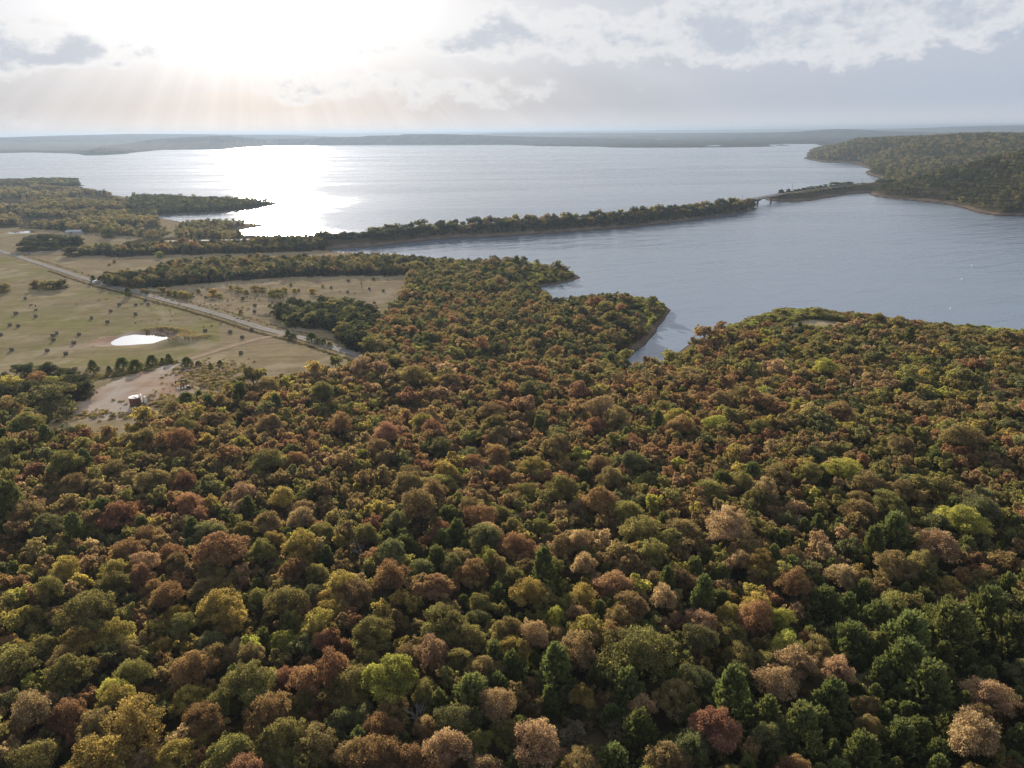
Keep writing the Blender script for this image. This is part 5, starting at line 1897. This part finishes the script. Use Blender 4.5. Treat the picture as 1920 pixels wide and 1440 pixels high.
for (px, py, hgt, r, lab) in [(265.5, 757, 3.4, 0.55, 'taller white upright separator vessel right against the tank'), (273.5, 758.5, 3.0, 0.42, 'slimmer white upright vessel with a knob top, right of the tank')]:
    p = ground(px, py)
    v = empty('separator_vessel', p)
    MB().lathe([(r * 0.8, 0.45), (r, 0.6), (r, hgt - 0.5), (r * 0.92, hgt - 0.25), (r * 0.6, hgt - 0.06), (0.0, hgt)], 20).build('shell', WHITE, v, True)
    MB().lathe([(r * 1.1, -0.4), (r * 1.1, 0.12), (r * 0.85, 0.13), (r * 0.85, 0.45)], 20).build('skirt', GREYST, v)
    MB().tube([(0, 0, hgt - 0.02), (0, 0, hgt + 0.35)], 0.1, 8).build('vent', GREYST, v)
    MB().tube([(r, 0, 1.2), (r + 0.5, 0, 1.2), (r + 0.5, 0, 0.05)], 0.06, 8).build('pipe', GREYST, v)
    tag(v, lab, 'vessel', 'separator vessels beside the tank')

p = ground(343, 730)
pj = empty('pumpjack', p, R(12), 1.15)
MB().box((0.4, 0, 0.15), (4.6, 1.1, 0.3)).box((0.4, 0.0, 0.36), (4.2, 0.14, 0.12)).build('base', CONC, pj)
post = MB()
for sx, sy in ((-0.55, -0.5), (0.45, -0.5), (-0.55, 0.5), (0.45, 0.5)):
    post.tube([(sx, sy, 0.3), (-0.05 + sx * 0.15, sy * 0.2, 2.75)], 0.08, 6)
post.tube([(-0.4, -0.42, 1.1), (0.3, -0.42, 1.1)], 0.04, 5).tube([(-0.4, 0.42, 1.1), (0.3, 0.42, 1.1)], 0.04, 5)
post.box((-0.05, 0, 2.8), (0.3, 0.36, 0.12))
post.build('samson_post', DARKST, pj)
tilt = Matrix.Rotation(R(-6), 3, 'Y')
bm_ = MB()
bm_.box((0, 0, 2.98), (3.3, 0.16, 0.26), tilt)
beam = bm_.build('walking_beam', DARKST, pj)
hh = MB()
vs, prof = [], [(-1.55, 3.35), (-1.85, 3.15), (-1.98, 2.8), (-1.95, 2.45), (-1.80, 2.2), (-1.68, 2.25), (-1.55, 2.7)]
for sy in (-0.12, 0.12):
    vs += [(a, sy, b - 0.2) for a, b in prof]
m_ = len(prof)
hh.add(vs, [tuple(range(m_)), tuple(range(2 * m_ - 1, m_ - 1, -1))] + [(i, (i + 1) % m_, m_ + (i + 1) % m_, m_ + i) for i in range(m_)])
hh.build('horse_head', DARKST, beam)
MB().tube([(-1.97, 0, 2.35), (-1.97, 0, 0.5)], 0.03, 6).build('polished_rod', GREYST, pj)
MB().tube([(-1.97, 0, -0.3), (-1.97, 0, 0.55)], 0.14, 10).tube([(-2.2, 0, 0.4), (-1.74, 0, 0.4)], 0.07, 8).build('wellhead', RUST, pj)
MB().box((1.55, 0, 0.72), (0.8, 0.55, 0.75)).build('gearbox', DARKST, pj)
for sy in (-0.42, 0.42):
    cw = MB()
    rot = Matrix.Rotation(R(35), 3, 'Y')
    cw.box((1.55 + 0.25, sy, 0.72 - 0.18), (1.2, 0.1, 0.3), rot).box((1.55 + 0.62, sy, 0.72 - 0.45), (0.6, 0.16, 0.62), rot)
    cw.build('counterweight', DARKST, pj)
    MB().tube([(1.25, sy * 1.05, 0.95), (1.48, sy * 0.6, 2.8)], 0.05, 6).build('pitman_arm', DARKST, pj)
MB().tube([(2.35, -0.25, 0.55), (2.35, 0.3, 0.55)], 0.25, 12).build('motor', RUST, pj)
tag(pj, 'dark pumpjack with its beam nearly level at the edge of the well pad', 'pumpjack')

# pale brush heap in the middle field and dead snag
for (px, py, s, lab) in [(499, 592, 1.0, 'pale grey heap of cut brush beside the gravel road')]:
    p = ground(px, py)
    mb = MB()
    rnd = random.Random(8)
    for _ in range(120):
        a, rr = rnd.uniform(0, 6.28), rnd.uniform(0, 2.6)
        q = Vector((math.cos(a) * rr * 1.3, math.sin(a) * rr, max(0.1, 1.3 - rr * 0.45) * rnd.uniform(0.3, 1)))
        d = Vector((rnd.uniform(-1, 1), rnd.uniform(-1, 1), rnd.uniform(-0.2, 0.5))).normalized() * rnd.uniform(0.6, 1.5)
        mb.tube([q - d * 0.5, q + d * 0.5], [0.07, 0.03], 4)
    o = mb.build('brush_heap', PALEBARK)
    o.location = p
    tag(o, lab, 'brush heap')
p = ground(678, 540)
root = empty('snag', p)
bare_mb(811, 6.0, 0.9).build('trunk', BARK, root)
tag(root, 'bare snag standing in the middle field', 'dead tree')

# ------------------------------------------------------------------ car, barn
WHITECAR = plain('white_car_paint', (0.72, 0.72, 0.72), 0.3, var=0.05)
GLASS = plain('dark_glass', (0.02, 0.025, 0.03), 0.1, var=0.1)
TYRE = plain('tyre_rubber', (0.02, 0.02, 0.02), 0.8)
p = ground(181, 531)
car = empty('parked_car', p + Vector((0, 0, 0.05)), R(75), 1.15)
prof = [(-2.3, 0.45), (-2.32, 0.95), (-2.15, 1.0), (-1.95, 1.68), (-1.75, 1.76), (0.35, 1.76), (0.55, 1.70), (1.15, 1.08), (2.15, 0.98), (2.32, 0.8), (2.32, 0.42)]
mb = MB()
vs = []
for sy, inset in ((-0.92, 0), (0.92, 0)):
    for (a, b) in prof:
        k = 0.12 if b > 1.3 else 0.0
        vs.append((a, sy * (1 - k), b))
m_ = len(prof)
mb.add(vs, [tuple(range(m_)), tuple(range(2 * m_ - 1, m_ - 1, -1))] + [(i, (i + 1) % m_, m_ + (i + 1) % m_, m_ + i) for i in range(m_)])
mb.build('body', WHITECAR, car)
for sy in (-1, 1):
    MB().add([(-1.85, sy * 0.915, 1.1), (0.95, sy * 0.915, 1.1), (0.42, sy * 0.845, 1.62), (-1.72, sy * 0.845, 1.62)], [(0, 1, 2, 3)] if sy < 0 else [(3, 2, 1, 0)]).build('side_window', GLASS, car)
MB().add([(1.13, -0.78, 1.13), (1.13, 0.78, 1.13), (0.60, 0.72, 1.67), (0.60, -0.72, 1.67)], [(0, 1, 2, 3)]).build('windscreen', GLASS, car)
for sx in (-1.4, 1.4):
    for sy in (-0.86, 0.86):
        w = MB().tube([(sx, sy - 0.11, 0.34), (sx, sy + 0.11, 0.34)], 0.34, 16).build('wheel', TYRE, car)
        MB().tube([(sx, sy - 0.12, 0.34), (sx, sy + 0.12, 0.34)], 0.19, 12).build('rim', GREYST, w)
tag(car, 'white car parked on the gravel road beside two dark trees', 'car')

METALROOF = plain('metal_roof', (0.36, 0.37, 0.38), 0.6, 0.0, var=0.12, scale=0.5)
BARNWALL = plain('barn_wall', (0.45, 0.44, 0.42), 0.7, var=0.2, scale=0.5)
p = ground(140, 438.5)
barn = empty('barn', p, R(8))
BL, BW, BH, BR = 14.0, 6.5, 2.6, 4.0
MB().add([(-BL / 2, -BW / 2, -0.8), (BL / 2, -BW / 2, -0.8), (BL / 2, BW / 2, -0.8), (-BL / 2, BW / 2, -0.8), (-BL / 2, -BW / 2, BH), (BL / 2, -BW / 2, BH), (BL / 2, BW / 2, BH), (-BL / 2, BW / 2, BH), (-BL / 2, 0, BR), (BL / 2, 0, BR)],
         [(0, 1, 5, 4), (2, 3, 7, 6), (1, 2, 6, 9, 5), (3, 0, 4, 8, 7)]).build('wall', BARNWALL, barn)
e_ = 0.6
MB().add([(-BL / 2 - e_, -BW / 2 - e_, BH - 0.15), (BL / 2 + e_, -BW / 2 - e_, BH - 0.15), (BL / 2 + e_, 0, BR + 0.12), (-BL / 2 - e_, 0, BR + 0.12), (-BL / 2 - e_, BW / 2 + e_, BH - 0.15), (BL / 2 + e_, BW / 2 + e_, BH - 0.15)],
         [(0, 1, 2, 3), (3, 2, 5, 4)]).build('roof', METALROOF, barn)
MB().box((-2, -BW / 2 - 0.06, 1.1), (3.0, 0.1, 2.2)).build('door', GREYST, barn)
tag(barn, 'long low barn with a pale metal roof behind the dark copse', 'barn')

# ------------------------------------------------------------------ bridge, causeway road, poles
a2 = Vector((BRIDGE_W[0], BRIDGE_W[1], 0))
b2 = Vector((CAUSE_E[0][0], CAUSE_E[0][1], 0))
dvec = (b2 - a2).normalized()
a2 = a2 - dvec * 4
b2 = b2 + dvec * 3
blen = (b2 - a2).length
bridge = empty('road_bridge', (a2.x, a2.y, 0), math.atan2(dvec.y, dvec.x))
DZ = CAUSE_ROAD_TOP
CONC2 = plain('bridge_concrete', (0.20, 0.185, 0.17), 0.85, var=0.35, scale=0.3)
MB().box((blen / 2, 0, DZ - 0.15), (blen, 10.0, 0.42)).build('deck', CONC2, bridge)
MB().box((blen / 2, 0, DZ + 0.085), (blen - 0.1, 8.6, 0.05)).build('road_surface', plain('bridge_asphalt', (0.06, 0.058, 0.056), 0.9), bridge)
for sy in (-3.4, 0, 3.4):
    MB().box((blen / 2, sy, DZ - 1.0), (blen - 2, 0.5, 1.26)).build('girder', CONC2, bridge)
for sy in (-4.8, 4.8):
    rl = MB().box((blen / 2, sy, DZ + 0.72), (blen, 0.3, 0.22))
    for k in range(int(blen / 3)):
        rl.box((1.5 + k * 3, sy, DZ + 0.33), (0.3, 0.24, 0.54))
    rl.build('railing', CONC2, bridge)
for fr in (0.27, 0.60):
    x = blen * fr
    pier = MB().add([(x - 0.75, -4.6, DZ - 2.3), (x + 0.75, -4.6, DZ - 2.3), (x + 0.75, 4.6, DZ - 2.3), (x - 0.75, 4.6, DZ - 2.3), (x - 0.75, -4.6, DZ - 1.64), (x + 0.75, -4.6, DZ - 1.64), (x + 0.75, 4.6, DZ - 1.64), (x - 0.75, 4.6, DZ - 1.64),
                     (x - 0.7, -2.0, DZ - 3.6), (x + 0.7, -2.0, DZ - 3.6), (x + 0.7, 2.0, DZ - 3.6), (x - 0.7, 2.0, DZ - 3.6)],
                    [(4, 5, 6, 7), (0, 4, 7, 3), (1, 2, 6, 5), (0, 1, 5, 4), (3, 7, 6, 2), (0, 8, 9, 1), (3, 2, 10, 11), (0, 3, 11, 8), (1, 9, 10, 2)]).build('pier', CONC2, bridge)
    MB().lathe([(1.35, -5.0), (1.35, DZ - 3.5)], 16, (x, 0, 0)).build('column', CONC2, pier)
tag(bridge, 'low concrete road bridge on two piers closing the causeway gap', 'bridge')
ASPH = plain('asphalt', (0.075, 0.072, 0.07), 0.9, var=0.25, scale=0.2)
e_pts = [tuple((b2 + dvec * 0.3)[:2])] + [tuple(q) for q in CAUSE_E[1:]]
ribbon('road', e_pts, 8.5, ASPH, 0.12, 'asphalt road along the embankment east of the bridge', 'road', cause_z, 5)
w_pts = [tuple(q) for q in CAUSE_W[:-1]] + [tuple((a2 - dvec * 0.3)[:2])]
ribbon('road', w_pts, 8.0, ASPH, 0.12, 'asphalt road hidden between the causeway trees', 'road', lambda v: np.maximum(height(v[:, 0], v[:, 1]), 6.6), 5)
POLEWOOD = plain('pole_wood', (0.10, 0.08, 0.065), 0.9)
for (px, py, hgt, lab) in [(1391, 376, 15, 'utility pole at the left end of the bridge'), (1485, 360, 12, 'utility pole rising over the embankment trees'), (1615, 350, 13, 'left utility pole of the two where the embankment meets the hill'),
                           (1648, 347, 13, 'right utility pole of the two where the embankment meets the hill')]:
    x, y = pix_plane(px, py, 8.0)
    z = h1(float(x), float(y))
    z = max(z, 0.5)
    ob = empty('utility_pole', (float(x), float(y), z), R(60))
    MB().tube([(0, 0, -1), (0, 0, hgt)], [0.24, 0.17], 8).build('pole', POLEWOOD, ob)
    MB().box((0, 0.2, hgt - 0.7), (2.6, 0.14, 0.16)).build('crossarm', POLEWOOD, ob)
    tag(ob, lab, 'utility pole', 'utility poles along the causeway')

# white floats on the lower lake
for (px, py, lab) in [(1783, 578, 'small white float on the water off the right shore'), (1823, 497, 'small white float farther out on the right'), (1804, 523, 'faint white float between the two others')]:
    x, y = pix_plane(px, py, 0.2)
    ob = empty('float_buoy', (float(x), float(y), 0))
    MB().lathe([(0.0, -0.3), (0.45, -0.2), (0.55, 0.05), (0.45, 0.3), (0.2, 0.4), (0.0, 0.42)], 16).build('body', WHITE, ob, True)
    MB().tube([(0, 0, 0.38), (0, 0, 0.75)], 0.07, 8).build('handle', WHITE, ob)
    tag(ob, lab, 'buoy', 'white floats on the lower lake')

# radio mast on the far ridge
q = crest(1475, 246.5, 8500)
mast = empty('radio_mast', (q[0], q[1], q[2] - 4))
m3 = MB()
for k in range(3):
    a = k * 2.094
    m3.tube([(1.6 * math.cos(a), 1.6 * math.sin(a), 0), (1.6 * math.cos(a), 1.6 * math.sin(a), 66)], 0.35, 6)
for z in range(0, 64, 4):
    for k in range(3):
        a, b = k * 2.094, (k + 1) * 2.094
        m3.tube([(1.6 * math.cos(a), 1.6 * math.sin(a), z), (1.6 * math.cos(b), 1.6 * math.sin(b), z + 4)], 0.15, 4)
m3.build('lattice', GREYST, mast)
tag(mast, 'thin radio mast standing on the far ridge', 'mast')

# ------------------------------------------------------------------ haze
top = 128.0
hz_me = bpy.data.meshes.new('haze')
bmh = bmesh.new()
bmesh.ops.create_cube(bmh, size=1.0)
for v in bmh.verts:
    v.co = (v.co.x * 150000, v.co.y * 150000, -6.5 if v.co.z < 0 else top)
bmh.to_mesh(hz_me)
bmh.free()
hm_, HN, hout = new_mat('haze')
pv = HN.n('ShaderNodeVolumePrincipled')
pv.inputs['Color'].default_value = rgb(0.188, 0.240, 0.318)
pv.inputs['Density'].default_value = HAZE_DENSITY
pv.inputs['Anisotropy'].default_value = 0.36
HN.t.links.new(pv.outputs[0], hout.inputs['Volume'])
hm_.volume_intersection_method = 'FAST' if hasattr(hm_, 'volume_intersection_method') else None
hz_me.materials.append(hm_)
hz = link(bpy.data.objects.new('haze', hz_me))
tag(hz, 'pale evening haze over the lake and the far hills', 'haze', kind='stuff')
